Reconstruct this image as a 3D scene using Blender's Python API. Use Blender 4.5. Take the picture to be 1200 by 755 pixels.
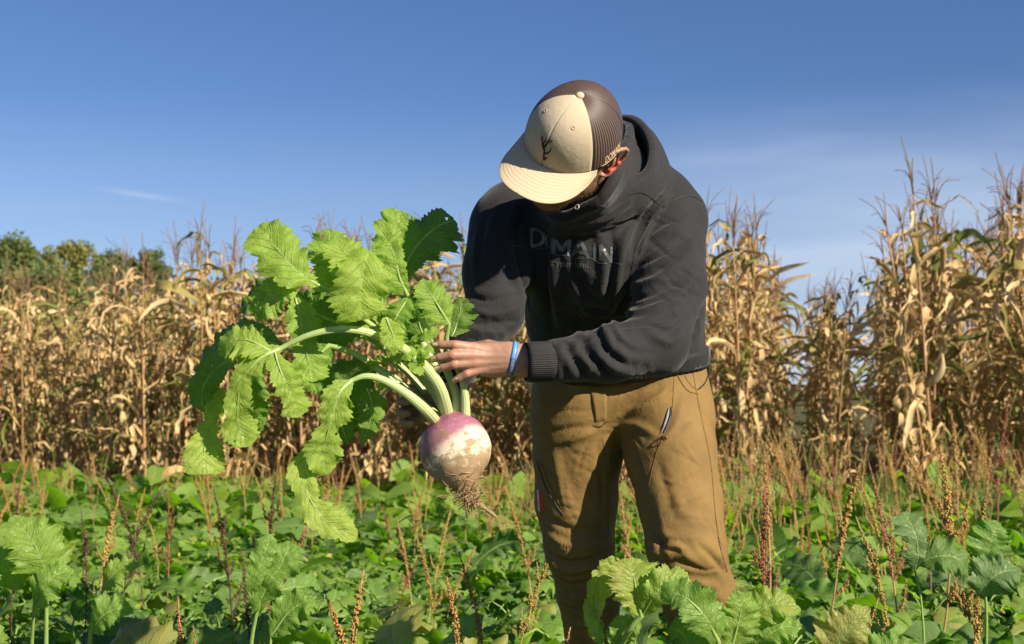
import bpy, bmesh, math, random
import numpy as np
from mathutils import Vector, Matrix
from mathutils.bvhtree import BVHTree

random.seed(7); rng = np.random.default_rng(7)
scene = bpy.context.scene
for o in list(bpy.data.objects):
    bpy.data.objects.remove(o)
R = math.radians

# ------------------------------------------------------------------ camera
CAM_H = 0.97; FPX = 1500.0; PITCH = math.atan((456 - 377.5) / FPX)
cam_d = bpy.data.cameras.new('camera'); cam = bpy.data.objects.new('camera', cam_d)
scene.collection.objects.link(cam); scene.camera = cam
cam_d.sensor_width = 36.0; cam_d.lens = 36.0 * FPX / 1200.0
cam_d.clip_start = 0.05; cam_d.clip_end = 5000
cam.location = (0, 0, CAM_H); cam.rotation_euler = (math.pi / 2 + PITCH, 0, 0)
cam_d.dof.use_dof = True; cam_d.dof.focus_distance = 2.62; cam_d.dof.aperture_fstop = 7.1

# ------------------------------------------------------------------ sun and sky
SUN_AZ = R(48)      # from the direction behind the camera towards the right
SUN_EL = R(30)
sun_dir = Vector((math.sin(SUN_AZ) * math.cos(SUN_EL), -math.cos(SUN_AZ) * math.cos(SUN_EL), math.sin(SUN_EL)))
sd = bpy.data.lights.new('sun', 'SUN'); sun = bpy.data.objects.new('sun', sd)
scene.collection.objects.link(sun)
sd.energy = 5.0; sd.angle = R(0.5); sd.color = (1.0, 0.88, 0.70)
sun.rotation_euler = (-sun_dir).to_track_quat('-Z', 'Y').to_euler()
sun.location = sun_dir * 30

world = bpy.data.worlds.new('World'); scene.world = world; world.use_nodes = True
wn = world.node_tree; wn.nodes.clear(); wl = wn.links
def wnode(t, **k):
    n = wn.nodes.new(t)
    for a, b in k.items():
        setattr(n, a, b)
    return n
out = wnode('ShaderNodeOutputWorld'); bg = wnode('ShaderNodeBackground')
sky = wnode('ShaderNodeTexSky'); sky.sky_type = 'NISHITA'; sky.sun_disc = False
sky.sun_elevation = SUN_EL; sky.sun_rotation = math.atan2(sun_dir.x, sun_dir.y)
sky.altitude = 200; sky.air_density = 1.0; sky.dust_density = 0.35; sky.ozone_density = 6.0
bg.inputs['Strength'].default_value = 0.050
tc = wnode('ShaderNodeTexCoord')
# thin cirrus: stretched noise, only in a low band above the horizon
mp = wnode('ShaderNodeMapping'); mp.inputs['Scale'].default_value = (1.6, 1.6, 11.0); mp.inputs['Rotation'].default_value = (0, R(7), 0)
mp.inputs['Location'].default_value = (3.1, 0.4, 0.25)
nz = wnode('ShaderNodeTexNoise'); nz.inputs['Scale'].default_value = 1.7; nz.inputs['Detail'].default_value = 7; nz.inputs['Roughness'].default_value = 0.52
nz.inputs['Distortion'].default_value = 0.35
wl.new(tc.outputs['Generated'], mp.inputs['Vector']); wl.new(mp.outputs['Vector'], nz.inputs['Vector'])
cr = wnode('ShaderNodeMapRange'); cr.inputs['From Min'].default_value = 0.45; cr.inputs['From Max'].default_value = 0.68
wl.new(nz.outputs['Fac'], cr.inputs['Value'])
sx = wnode('ShaderNodeSeparateXYZ'); wl.new(tc.outputs['Generated'], sx.inputs[0])
band = wnode('ShaderNodeMapRange'); band.interpolation_type = 'SMOOTHSTEP'
band.inputs['From Min'].default_value = 0.235; band.inputs['From Max'].default_value = 0.10
wl.new(sx.outputs['Z'], band.inputs['Value'])
side = wnode('ShaderNodeMapRange'); side.interpolation_type = 'SMOOTHSTEP'
side.inputs['From Min'].default_value = -0.02; side.inputs['From Max'].default_value = 0.24; side.inputs['To Min'].default_value = 0.12
wl.new(sx.outputs['X'], side.inputs['Value'])
soft = wnode('ShaderNodeTexNoise'); soft.inputs['Scale'].default_value = 3.2; soft.inputs['Detail'].default_value = 5; wl.new(mp.outputs['Vector'], soft.inputs['Vector'])
veil = wnode('ShaderNodeMath', operation='MULTIPLY_ADD'); wl.new(cr.outputs[0], veil.inputs[0]); veil.inputs[1].default_value = 0.75; wl.new(soft.outputs['Fac'], veil.inputs[2])
bank = wnode('ShaderNodeMath', operation='MULTIPLY'); wl.new(veil.outputs[0], bank.inputs[0]); wl.new(side.outputs[0], bank.inputs[1])
mul = wnode('ShaderNodeMath', operation='MULTIPLY'); wl.new(bank.outputs[0], mul.inputs[0]); wl.new(band.outputs[0], mul.inputs[1])
# one short streak of high cloud on the left
def gauss(sock, c, w):
    a = wnode('ShaderNodeMath', operation='SUBTRACT'); wl.new(sock, a.inputs[0]); a.inputs[1].default_value = c
    b = wnode('ShaderNodeMath', operation='DIVIDE'); wl.new(a.outputs[0], b.inputs[0]); b.inputs[1].default_value = w
    d = wnode('ShaderNodeMath', operation='MULTIPLY'); wl.new(b.outputs[0], d.inputs[0]); wl.new(b.outputs[0], d.inputs[1])
    e = wnode('ShaderNodeMath', operation='MULTIPLY'); wl.new(d.outputs[0], e.inputs[0]); e.inputs[1].default_value = -1.0
    f = wnode('ShaderNodeMath', operation='EXPONENT'); wl.new(e.outputs[0], f.inputs[0]); return f.outputs[0]
stz = wnode('ShaderNodeMath', operation='MULTIPLY_ADD'); wl.new(sx.outputs['X'], stz.inputs[0]); stz.inputs[1].default_value = 0.12; wl.new(sx.outputs['Z'], stz.inputs[2])
st_ = wnode('ShaderNodeMath', operation='MULTIPLY'); wl.new(gauss(sx.outputs['X'], -0.277, 0.024), st_.inputs[0]); wl.new(gauss(stz.outputs[0], 0.1115, 0.0022), st_.inputs[1])
st2 = wnode('ShaderNodeMath', operation='MULTIPLY'); wl.new(st_.outputs[0], st2.inputs[0]); st2.inputs[1].default_value = 0.22
base = wnode('ShaderNodeMath', operation='MULTIPLY_ADD'); wl.new(band.outputs[0], base.inputs[0]); base.inputs[1].default_value = 0.20; wl.new(mul.outputs[0], base.inputs[2])
cl = wnode('ShaderNodeMath', operation='MULTIPLY_ADD'); wl.new(base.outputs[0], cl.inputs[0]); cl.inputs[1].default_value = 0.80; wl.new(st2.outputs[0], cl.inputs[2]); cl.use_clamp = True
mixc = wnode('ShaderNodeMix'); mixc.data_type = 'RGBA'
wl.new(cl.outputs[0], mixc.inputs['Factor']); tn = wnode('ShaderNodeMix'); tn.data_type = 'RGBA'; tn.blend_type = 'MULTIPLY'; tn.inputs['Factor'].default_value = 1; tn.inputs[7].default_value = (0.84, 0.88, 1.04, 1)
wl.new(sky.outputs['Color'], tn.inputs[6]); wl.new(tn.outputs[2], mixc.inputs[6])
mixc.inputs[7].default_value = (7.0, 8.0, 9.8, 1)
wl.new(mixc.outputs[2], bg.inputs['Color']); wl.new(bg.outputs[0], out.inputs[0])

vs = scene.view_settings
vs.view_transform = 'Standard'; vs.look = 'None'; vs.gamma = 1.0; vs.exposure = 0.98; vs.use_curve_mapping = False
scene.render.engine = 'CYCLES'
cy = scene.cycles
cy.use_denoising = True; cy.max_bounces = 6; cy.diffuse_bounces = 3; cy.glossy_bounces = 2; cy.transmission_bounces = 4
cy.transparent_max_bounces = 6; cy.caustics_reflective = False; cy.caustics_refractive = False
cy.use_adaptive_sampling = True; cy.adaptive_threshold = 0.015
scene.render.use_persistent_data = False

# ------------------------------------------------------------------ helpers
COL = scene.collection
def P(px, py, d):
    """point of the place seen at photo pixel (px, py), d metres along the viewing axis"""
    x = (px - 600.0) / FPX * d; y = (377.5 - py) / FPX * d
    c, s = math.cos(PITCH), math.sin(PITCH)
    return Vector((x, d * c - y * s, CAM_H + d * s + y * c))
def V3(r, u, t):
    """vector given as (right, up, towards the viewer)"""
    c, s = math.cos(PITCH), math.sin(PITCH)
    return Vector((r, -t * c - u * s, -t * s + u * c))
def Pg(x, y, z=0.0):
    return Vector((x, y, z))
def empty(name, loc, label, cat, group=None, kind=None):
    o = bpy.data.objects.new(name, None); COL.objects.link(o); o.location = loc
    o.empty_display_size = 0.1; o['label'] = label; o['category'] = cat
    if group: o['group'] = group
    if kind: o['kind'] = kind
    return o
def mk_mesh(name, verts, faces, mats=(), smooth=True, uv=None, attrs=None, mat_idx=None):
    """faces: list of tuples, or an (n,3)/(n,4) int array"""
    me = bpy.data.meshes.new(name)
    verts = np.asarray(verts, dtype=np.float32).reshape(-1, 3)
    if isinstance(faces, np.ndarray):
        nf, k = faces.shape
        me.vertices.add(len(verts)); me.vertices.foreach_set('co', verts.ravel())
        me.loops.add(nf * k); me.loops.foreach_set('vertex_index', faces.astype(np.int32).ravel())
        me.polygons.add(nf); me.polygons.foreach_set('loop_start', np.arange(0, nf * k, k, dtype=np.int32))
        me.update(calc_edges=True)
    else:
        me.from_pydata(verts.tolist(), [], faces); me.update()
    for m in mats: me.materials.append(m)
    if smooth: me.polygons.foreach_set('use_smooth', np.ones(len(me.polygons), dtype=bool))
    if mat_idx is not None: me.polygons.foreach_set('material_index', np.asarray(mat_idx, dtype=np.int32))
    li = None
    if uv is not None:      # per-vertex uv
        li = np.empty(len(me.loops), dtype=np.int32); me.loops.foreach_get('vertex_index', li)
        l = me.uv_layers.new(name='UVMap'); l.data.foreach_set('uv', np.asarray(uv, dtype=np.float32)[li].ravel())
    if attrs:
        for an, (ty, data) in attrs.items():
            a = me.attributes.new(an, ty, 'POINT')
            data = np.asarray(data, dtype=np.float32)
            a.data.foreach_set('vector' if ty == 'FLOAT_VECTOR' else ('color' if ty == 'FLOAT_COLOR' else 'value'), data.ravel())
    return me
def obj(name, me, parent=None, label=None, cat=None, group=None, kind=None, loc=None):
    """mesh given in world coordinates (or, with loc, in its own); parents keep the world place"""
    o = bpy.data.objects.new(name, me); COL.objects.link(o)
    if loc is not None: o.location = loc
    if parent is not None:
        o.parent = parent
        if loc is None: o.matrix_parent_inverse = world_of(parent).inverted()
    if label: o['label'] = label
    if cat: o['category'] = cat
    if group: o['group'] = group
    if kind: o['kind'] = kind
    return o
def world_of(o):
    m = o.matrix_basis.copy()
    if o.parent is not None:
        m = world_of(o.parent) @ o.matrix_parent_inverse @ m
    return m
def origin_shift(me, p):
    me.transform(Matrix.Translation(-Vector(p))); return me

# ---- material helpers
class NT:
    def __init__(s, name):
        s.m = bpy.data.materials.new(name); s.m.use_nodes = True
        s.t = s.m.node_tree; s.t.nodes.clear()
        s.out = s.n('ShaderNodeOutputMaterial')
    def n(s, ty, **k):
        x = s.t.nodes.new(ty)
        for a, b in k.items(): setattr(x, a, b)
        return x
    def l(s, a, b): s.t.links.new(a, b)
    def val(s, inp, v):
        if hasattr(v, 'links'): s.l(v, inp)
        else:
            if isinstance(v, tuple) and len(v) == 3 and inp.type == 'RGBA': v = (*v, 1)
            inp.default_value = v
    def math(s, op, a, b=0.0, c=None, clamp=False):
        x = s.n('ShaderNodeMath', operation=op); x.use_clamp = clamp
        s.val(x.inputs[0], a); s.val(x.inputs[1], b)
        if c is not None: s.val(x.inputs[2], c)
        return x.outputs[0]
    def mix(s, f, a, b, blend='MIX'):
        x = s.n('ShaderNodeMix'); x.data_type = 'RGBA'; x.blend_type = blend
        s.val(x.inputs['Factor'], f); s.val(x.inputs[6], a); s.val(x.inputs[7], b); return x.outputs[2]
    def noise(s, vec, scale, detail=4, rough=0.55, dist=0.0):
        x = s.n('ShaderNodeTexNoise'); x.inputs['Scale'].default_value = scale; x.inputs['Detail'].default_value = detail
        x.inputs['Roughness'].default_value = rough; x.inputs['Distortion'].default_value = dist
        if vec is not None: s.l(vec, x.inputs['Vector'])
        return x.outputs['Fac']
    def rng(s, v, a, b, c=0.0, d=1.0, smooth=False):
        x = s.n('ShaderNodeMapRange'); x.inputs['From Min'].default_value = a; x.inputs['From Max'].default_value = b
        x.inputs['To Min'].default_value = c; x.inputs['To Max'].default_value = d
        if smooth: x.interpolation_type = 'SMOOTHSTEP'
        s.val(x.inputs['Value'], v); return x.outputs[0]
    def ramp(s, v, stops):
        x = s.n('ShaderNodeValToRGB'); e = x.color_ramp.elements
        while len(e) < len(stops): e.new(0.5)
        for i, (p, c) in enumerate(stops): e[i].position = p; e[i].color = (*c, 1)
        s.val(x.inputs[0], v); return x.outputs[0]
    def bump(s, h, strength=0.3, dist=0.002, normal=None):
        x = s.n('ShaderNodeBump'); x.inputs['Strength'].default_value = strength; x.inputs['Distance'].default_value = dist
        s.l(h, x.inputs['Height'])
        if normal is not None: s.l(normal, x.inputs['Normal'])
        return x.outputs[0]
    def bsdf(s, color, rough=0.6, spec=0.4, normal=None, **k):
        x = s.n('ShaderNodeBsdfPrincipled'); s.val(x.inputs['Base Color'], color); s.val(x.inputs['Roughness'], rough)
        s.val(x.inputs['Specular IOR Level'], spec)
        if normal is not None: s.l(normal, x.inputs['Normal'])
        for a, b in k.items(): s.val(x.inputs[a.replace('_', ' ')], b)
        return x.outputs[0]
    def end(s, sh): s.l(sh, s.out.inputs[0]); return s.m
    def tex(s, which='Object'): return s.n('ShaderNodeTexCoord').outputs[which]
    def attr(s, name, out='Fac'):
        a = s.n('ShaderNodeAttribute'); a.attribute_name = name; return a.outputs[out]

# ---- curves / tubes
def catmull(pts, n):
    """resample control rows (k, dim) to n rows with a Catmull-Rom spline"""
    p = np.asarray(pts, dtype=float); k = len(p)
    if k == 2:
        t = np.linspace(0, 1, n)[:, None]; return p[0] * (1 - t) + p[1] * t
    e = np.vstack([2 * p[0] - p[1], p, 2 * p[-1] - p[-2]])
    t = np.linspace(0, k - 1 - 1e-9, n); i = t.astype(int); f = (t - i)[:, None]
    a, b, c, d = e[i], e[i + 1], e[i + 2], e[i + 3]
    return 0.5 * ((2 * b) + (-a + c) * f + (2 * a - 5 * b + 4 * c - d) * f ** 2 + (-a + 3 * b - 3 * c + d) * f ** 3)
def norm(v): return v / np.maximum(np.linalg.norm(v, axis=-1, keepdims=True), 1e-9)
def frames(c, up=(0, 0, 1)):
    t = norm(np.gradient(c, axis=0)); up = np.asarray(up, float)
    s = np.cross(t, up); bad = np.linalg.norm(s, axis=1) < 1e-3
    s[bad] = np.cross(t[bad], (1, 0.3, 0)); s = norm(s)
    for i in range(1, len(s)):
        if np.dot(s[i], s[i - 1]) < 0: s[i] = -s[i]
    return t, s, np.cross(s, t)
def tube(c, r, k=8, flat=1.0, up=(0, 0, 1), cap=True):
    """returns verts (n*k,3), quads, uv"""
    c = np.asarray(c, float); n = len(c); r = np.broadcast_to(np.asarray(r, float), (n,))
    t, s, u = frames(c, up)
    a = np.arange(k) / k * 2 * np.pi
    v = c[:, None, :] + r[:, None, None] * (np.cos(a)[None, :, None] * s[:, None, :] + flat * np.sin(a)[None, :, None] * u[:, None, :])
    v = v.reshape(-1, 3)
    i, j = np.meshgrid(np.arange(n - 1), np.arange(k), indexing='ij'); i = i.ravel(); j = j.ravel(); j2 = (j + 1) % k
    f = np.stack([i * k + j, i * k + j2, (i + 1) * k + j2, (i + 1) * k + j], 1)
    uv = np.stack([np.repeat(np.linspace(0, 1, n), k), np.tile(np.arange(k) / k, n)], 1)
    if cap:
        v = np.vstack([v, c[0], c[-1]]); uv = np.vstack([uv, [0, 0], [1, 0]])
        b0, b1 = n * k, n * k + 1; jj = np.arange(k); j2 = (jj + 1) % k
        f = np.vstack([f, np.stack([jj, np.full(k, b0), np.full(k, b0), j2], 1)[:, [0, 1, 3, 3]], np.stack([(n - 1) * k + jj, (n - 1) * k + j2, np.full(k, b1), np.full(k, b1)], 1)])
    return v, f, uv
class Acc:
    """collects geometry into ONE mesh; quads (a triangle repeats its last corner)"""
    def __init__(s): s.v = []; s.f = []; s.uv = []; s.m = []; s.c = []; s.n = 0
    def add(s, v, f, uv=None, mat=0, col=None):
        v = np.asarray(v, float).reshape(-1, 3); f = np.asarray(f)
        s.v.append(v); s.f.append(f + s.n); s.m.append(np.full(len(f), mat))
        s.uv.append(uv if uv is not None else np.zeros((len(v), 2)))
        if col is None: col = 0.5
        s.c.append(np.broadcast_to(np.asarray(col, float), (len(v),)) if np.ndim(col) < 1 else np.asarray(col, float))
        s.n += len(v); return s
    def tube(s, c, r, k=8, mat=0, col=None, **kw):
        v, f, uv = tube(c, r, k, **kw); return s.add(v, f, uv, mat, col)
    def mesh(s, name, mats, smooth=True):
        v = np.vstack(s.v); f = np.vstack(s.f); uv = np.vstack(s.uv); m = np.concatenate(s.m); c = np.concatenate(s.c)
        tri = (f[:, 2] == f[:, 3])
        if not tri.any():
            return mk_mesh(name, v, f, mats, smooth, uv, {'tint': ('FLOAT', c)}, m)
        if tri.all():
            return mk_mesh(name, v, f[:, :3].copy(), mats, smooth, uv, {'tint': ('FLOAT', c)}, m)
        me = bpy.data.meshes.new(name); ln = np.where(tri, 3, 4)
        loops = f.ravel()[np.stack([np.ones_like(tri), np.ones_like(tri), np.ones_like(tri), ~tri], 1).ravel()]
        me.vertices.add(len(v)); me.vertices.foreach_set('co', v.astype(np.float32).ravel())
        me.loops.add(len(loops)); me.loops.foreach_set('vertex_index', loops.astype(np.int32))
        me.polygons.add(len(f)); me.polygons.foreach_set('loop_start', np.concatenate([[0], np.cumsum(ln)[:-1]]).astype(np.int32))
        me.update(calc_edges=True)
        for x in mats: me.materials.append(x)
        if smooth: me.polygons.foreach_set('use_smooth', np.ones(len(f), dtype=bool))
        me.polygons.foreach_set('material_index', m.astype(np.int32))
        l = me.uv_layers.new(name='UVMap'); l.data.foreach_set('uv', uv[loops].astype(np.float32).ravel())
        a = me.attributes.new('tint', 'FLOAT', 'POINT'); a.data.foreach_set('value', c.astype(np.float32))
        return me
def copy_tree(o, parent=None):
    c = o.copy(); COL.objects.link(c); c.parent = parent
    if parent is not None: c.matrix_parent_inverse = o.matrix_parent_inverse.copy()
    for ch in o.children: copy_tree(ch, c)
    return c

def zone(px):
    """where a plant stands, told by things one can find"""
    for lim, w in ((60, 'at the left edge of the photo'), (160, 'below the distant trees'), (225, 'left of the held leaves'), (330, 'behind the left held leaves'), (450, 'behind the middle held leaves'),
                   (540, 'behind the turnip stalks'), (640, 'between the turnip and the man'), (735, 'behind his right leg'), (830, 'behind his left leg'), (900, 'just right of the man'), (990, 'between man and sky gap'),
                   (1080, 'right of the sky gap'), (1150, 'near the right edge')):
        if px < lim: return w
    return 'at the right edge of the photo'
def wob(v, fr, seed, oct=3):
    r = np.random.default_rng(seed); o = np.zeros(len(v)); a = 1.0
    for _ in range(oct):
        for _ in range(3):
            d = norm(r.normal(size=3)); o += a * np.sin((v @ d) * fr * r.uniform(.7, 1.3) * 6.283 + r.uniform(0, 6.28) + 1.3 * np.sin((v @ norm(r.normal(size=3))) * fr * 4))
        fr *= 2; a *= .5
    return o / 4
# ------------------------------------------------------------------ plant materials
def leaf_material(name, stops, vein=(0.30, 0.42, 0.12), trans=0.32, rough=0.48, spec=0.35, nveins=11.0, vein_w=0.05, bump=0.7, spots=0.5, holes=0.0, under=(0.16, 0.24, 0.07)):
    t = NT(name)
    ob = t.tex('Object')
    uvn = t.n('ShaderNodeUVMap'); uvn.uv_map = 'UVMap'
    s = t.n('ShaderNodeSeparateXYZ'); t.l(uvn.outputs[0], s.inputs[0])
    u = s.outputs[0]; v = t.math('MULTIPLY_ADD', s.outputs[1], 2.0, -1.0); av = t.math('ABSOLUTE', v)
    # secondary veins leave the midrib at a slant and thin out to the edge
    wob = t.noise(ob, 26, 3)
    ph = t.math('SUBTRACT', t.math('MULTIPLY', u, nveins), t.math('MULTIPLY', av, nveins * 0.2))
    ph = t.math('ADD', ph, t.math('MULTIPLY', wob, 0.75))
    tri = t.math('ABSOLUTE', t.math('SUBTRACT', t.math('FRACT', ph), 0.5))      # 0.5 at vein centre line -> measure from 0
    sec = t.rng(tri, 0.0, 0.11, 1.0, 0.0)
    sec = t.math('MULTIPLY', sec, t.rng(av, 0.2, 0.95, 1.0, 0.25))
    midw = t.rng(av, vein_w * 0.4, vein_w, 1.0, 0.0)
    vor = t.n('ShaderNodeTexVoronoi'); vor.feature = 'DISTANCE_TO_EDGE'; vor.inputs['Scale'].default_value = 150; t.l(ob, vor.inputs['Vector'])
    net = t.rng(vor.outputs['Distance'], 0.0, 0.12, 1.0, 0.0)
    tint = t.attr('tint')
    oi = t.n('ShaderNodeObjectInfo')
    big = t.noise(ob, 9, 4); fine = t.noise(ob, 55, 3)
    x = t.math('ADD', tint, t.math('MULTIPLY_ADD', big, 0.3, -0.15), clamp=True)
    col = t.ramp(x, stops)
    col = t.mix(t.rng(fine, 0.3, 0.8, 0.0, 0.35), col, (0.10, 0.17, 0.03))
    col = t.mix(t.math('MULTIPLY', sec, 0.6), col, vein)
    col = t.mix(t.math('MULTIPLY', net, 0.22), col, vein)
    col = t.mix(midw, col, (vein[0] * 1.3, vein[1] * 1.15, vein[2] * 1.4))
    sp = t.noise(ob, 75, 2, 0.5)
    col = t.mix(t.math('MULTIPLY', t.rng(sp, 0.70, 0.76), spots), col, (0.33, 0.25, 0.07))
    geo = t.n('ShaderNodeNewGeometry')
    col2 = t.mix(t.math('MULTIPLY', geo.outputs['Backfacing'], 0.55), col, under)
    h = t.math('SUBTRACT', t.math('MULTIPLY', fine, 0.5), t.math('ADD', t.math('MULTIPLY', sec, 0.9), t.math('MULTIPLY', net, 0.22)))
    nrm = t.bump(h, bump, 0.0025)
    a = t.bsdf(col2, rough, spec, nrm)
    tr = t.n('ShaderNodeBsdfTranslucent'); t.l(nrm, tr.inputs['Normal'])
    t.l(t.mix(1.0, col, (1.3, 1.75, 0.3), 'MULTIPLY'), tr.inputs['Color'])
    m = t.n('ShaderNodeMixShader'); m.inputs[0].default_value = trans
    t.l(a, m.inputs[1]); t.l(tr.outputs[0], m.inputs[2])
    if holes:      # small holes eaten by insects
        hv_ = t.noise(ob, 34, 2, .6); hm = t.math('MULTIPLY', t.math('GREATER_THAN', hv_, holes), t.math('GREATER_THAN', av, .12))
        tp = t.n('ShaderNodeBsdfTransparent'); m2 = t.n('ShaderNodeMixShader'); t.l(hm, m2.inputs[0]); t.l(m.outputs[0], m2.inputs[1]); t.l(tp.outputs[0], m2.inputs[2]); m = m2
    return t.end(m.outputs[0])
def simple(name, color, rough=0.7, spec=0.3, var=0.25, scale=20, bump=0.2, bd=0.002, tintcol=None, trans=0.0, dark=None):
    t = NT(name); ob = t.tex('Object')
    n1 = t.noise(ob, scale, 5); col = color
    if tintcol: col = t.ramp(t.attr('tint'), tintcol)
    dk = dark or tuple(c * (1 - var * 1.6) for c in color)
    col = t.mix(t.rng(n1, 0.35, 0.7, 0.0, 1.0 if dark else 0.8), col, dk) if not tintcol else t.mix(t.rng(n1, 0.3, 0.75, 0.0, var), col, dk)
    nrm = t.bump(t.noise(ob, scale * 4, 3), bump, bd)
    a = t.bsdf(col, rough, spec, nrm)
    if trans > 0:
        tr = t.n('ShaderNodeBsdfTranslucent'); t.val(tr.inputs['Color'], col)
        m = t.n('ShaderNodeMixShader'); m.inputs[0].default_value = trans
        t.l(a, m.inputs[1]); t.l(tr.outputs[0], m.inputs[2]); a = m.outputs[0]
    return t.end(a)
M = {}
LEAF_STOPS = [(0.0, (0.50, 0.36, 0.10)), (0.03, (0.42, 0.44, 0.05)), (0.10, (0.28, 0.41, 0.03)), (0.25, (0.20, 0.36, 0.022)), (0.5, (0.11, 0.27, 0.018)), (0.78, (0.07, 0.17, 0.028)), (1.0, (0.10, 0.19, 0.11))]
M['field_leaf'] = leaf_material('field_leaf', LEAF_STOPS, spots=0.35, trans=0.44, rough=0.42, spec=0.32, holes=.76)
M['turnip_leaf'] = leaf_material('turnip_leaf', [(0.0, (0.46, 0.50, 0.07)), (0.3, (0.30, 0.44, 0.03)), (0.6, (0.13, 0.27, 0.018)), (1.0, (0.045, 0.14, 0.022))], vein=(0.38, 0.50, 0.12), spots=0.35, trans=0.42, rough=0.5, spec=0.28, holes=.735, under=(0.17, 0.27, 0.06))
M['petiole'] = simple('petiole', (0.22, 0.33, 0.08), 0.45, 0.4, 0.12, 30, 0.15)
M['corn_leaf'] = simple('corn_leaf', (0.42, 0.27, 0.11), 0.75, 0.2, 0.30, 9, 0.4, 0.003,
    tintcol=[(0.0, (0.74, 0.56, 0.31)), (0.35, (0.66, 0.47, 0.22)), (0.62, (0.50, 0.34, 0.14)), (0.8, (0.27, 0.28, 0.07)), (1.0, (0.14, 0.21, 0.05))], trans=0.33)
M['corn_stalk'] = simple('corn_stalk', (0.38, 0.21, 0.10), 0.7, 0.25, 0.4, 6, 0.2, tintcol=[(0, (0.42, 0.26, 0.12)), (0.6, (0.33, 0.15, 0.08)), (1, (0.25, 0.20, 0.06))])
M['tassel'] = simple('tassel', (0.25, 0.16, 0.09), 0.85, 0.15, 0.3, 30, 0.3)
M['husk'] = simple('husk', (0.55, 0.42, 0.22), 0.75, 0.2, 0.25, 15, 0.3, trans=0.1)
M['seed'] = simple('seed_head', (0.30, 0.17, 0.055), 0.9, 0.1, 0.35, 60, 0.5, 0.003,
    tintcol=[(0.0, (0.46, 0.31, 0.09)), (0.35, (0.40, 0.23, 0.07)), (0.55, (0.38, 0.16, 0.10)), (0.7, (0.26, 0.06, 0.055)), (0.85, (0.05, 0.03, 0.03)), (1.0, (0.17, 0.19, 0.05))])
M['weed_stem'] = simple('weed_stem', (0.42, 0.20, 0.12), 0.6, 0.3, 0.3, 25, 0.2,
    tintcol=[(0.0, (0.40, 0.30, 0.12)), (0.5, (0.42, 0.22, 0.12)), (0.7, (0.32, 0.09, 0.08)), (0.85, (0.07, 0.04, 0.04)), (1.0, (0.25, 0.28, 0.08))])
M['bark'] = simple('bark', (0.12, 0.085, 0.055), 0.9, 0.1, 0.4, 6, 0.6, 0.02)
M['tree_leaf'] = simple('tree_leaf', (0.06, 0.10, 0.03), 0.6, 0.3, 0.3, 2, 0.2, 0.01,
    tintcol=[(0.0, (0.09, 0.15, 0.07)), (0.55, (0.17, 0.24, 0.07)), (0.85, (0.26, 0.28, 0.07)), (1.0, (0.30, 0.29, 0.07))], trans=0.45)
def soil_mat():
    t = NT('soil'); ob = t.tex('Object')
    a = t.noise(ob, 2.2, 6, 0.65); b = t.noise(ob, 30, 5, 0.7)
    col = t.ramp(a, [(0.3, (0.045, 0.035, 0.022)), (0.55, (0.085, 0.06, 0.035)), (0.75, (0.06, 0.07, 0.025))])
    col = t.mix(t.rng(b, 0.45, 0.7), col, (0.14, 0.10, 0.055)); col = t.mix(t.rng(t.noise(ob, .7, 6, .7), .42, .6), col, (0.075, 0.10, 0.03))
    return t.end(t.bsdf(col, 0.95, 0.1, t.bump(b, 0.8, 0.03)))
M['soil'] = soil_mat()
# ------------------------------------------------------------------ the field: ground
def ground():
    # finer rings near the camera, out to the horizon; gently uneven near by
    ys = np.concatenate([np.linspace(-6, 22, 113), np.geomspace(23, 3000, 24)])
    xs = np.concatenate([-np.geomspace(3000, 13, 20), np.linspace(-12, 12, 97), np.geomspace(13, 3000, 20)])
    X, Y = np.meshgrid(xs, ys, indexing='ij')
    near = np.clip(1 - np.hypot(X, Y - 8) / 22, 0, 1)
    Z = 0.018 * near * (np.sin(X * 5.1 + 1.3 * np.sin(Y * 2.2)) + np.sin(Y * 6.3 + X * 1.7)) - 0.03
    n0, n1 = X.shape
    i, j = np.meshgrid(np.arange(n0 - 1), np.arange(n1 - 1), indexing='ij'); i = i.ravel(); j = j.ravel()
    f = np.stack([i * n1 + j, (i + 1) * n1 + j, (i + 1) * n1 + j + 1, i * n1 + j + 1], 1)
    me = mk_mesh('ground', np.stack([X, Y, Z], -1).reshape(-1, 3), f, [M['soil']])
    obj('ground', me, kind='structure')
ground()

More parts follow.
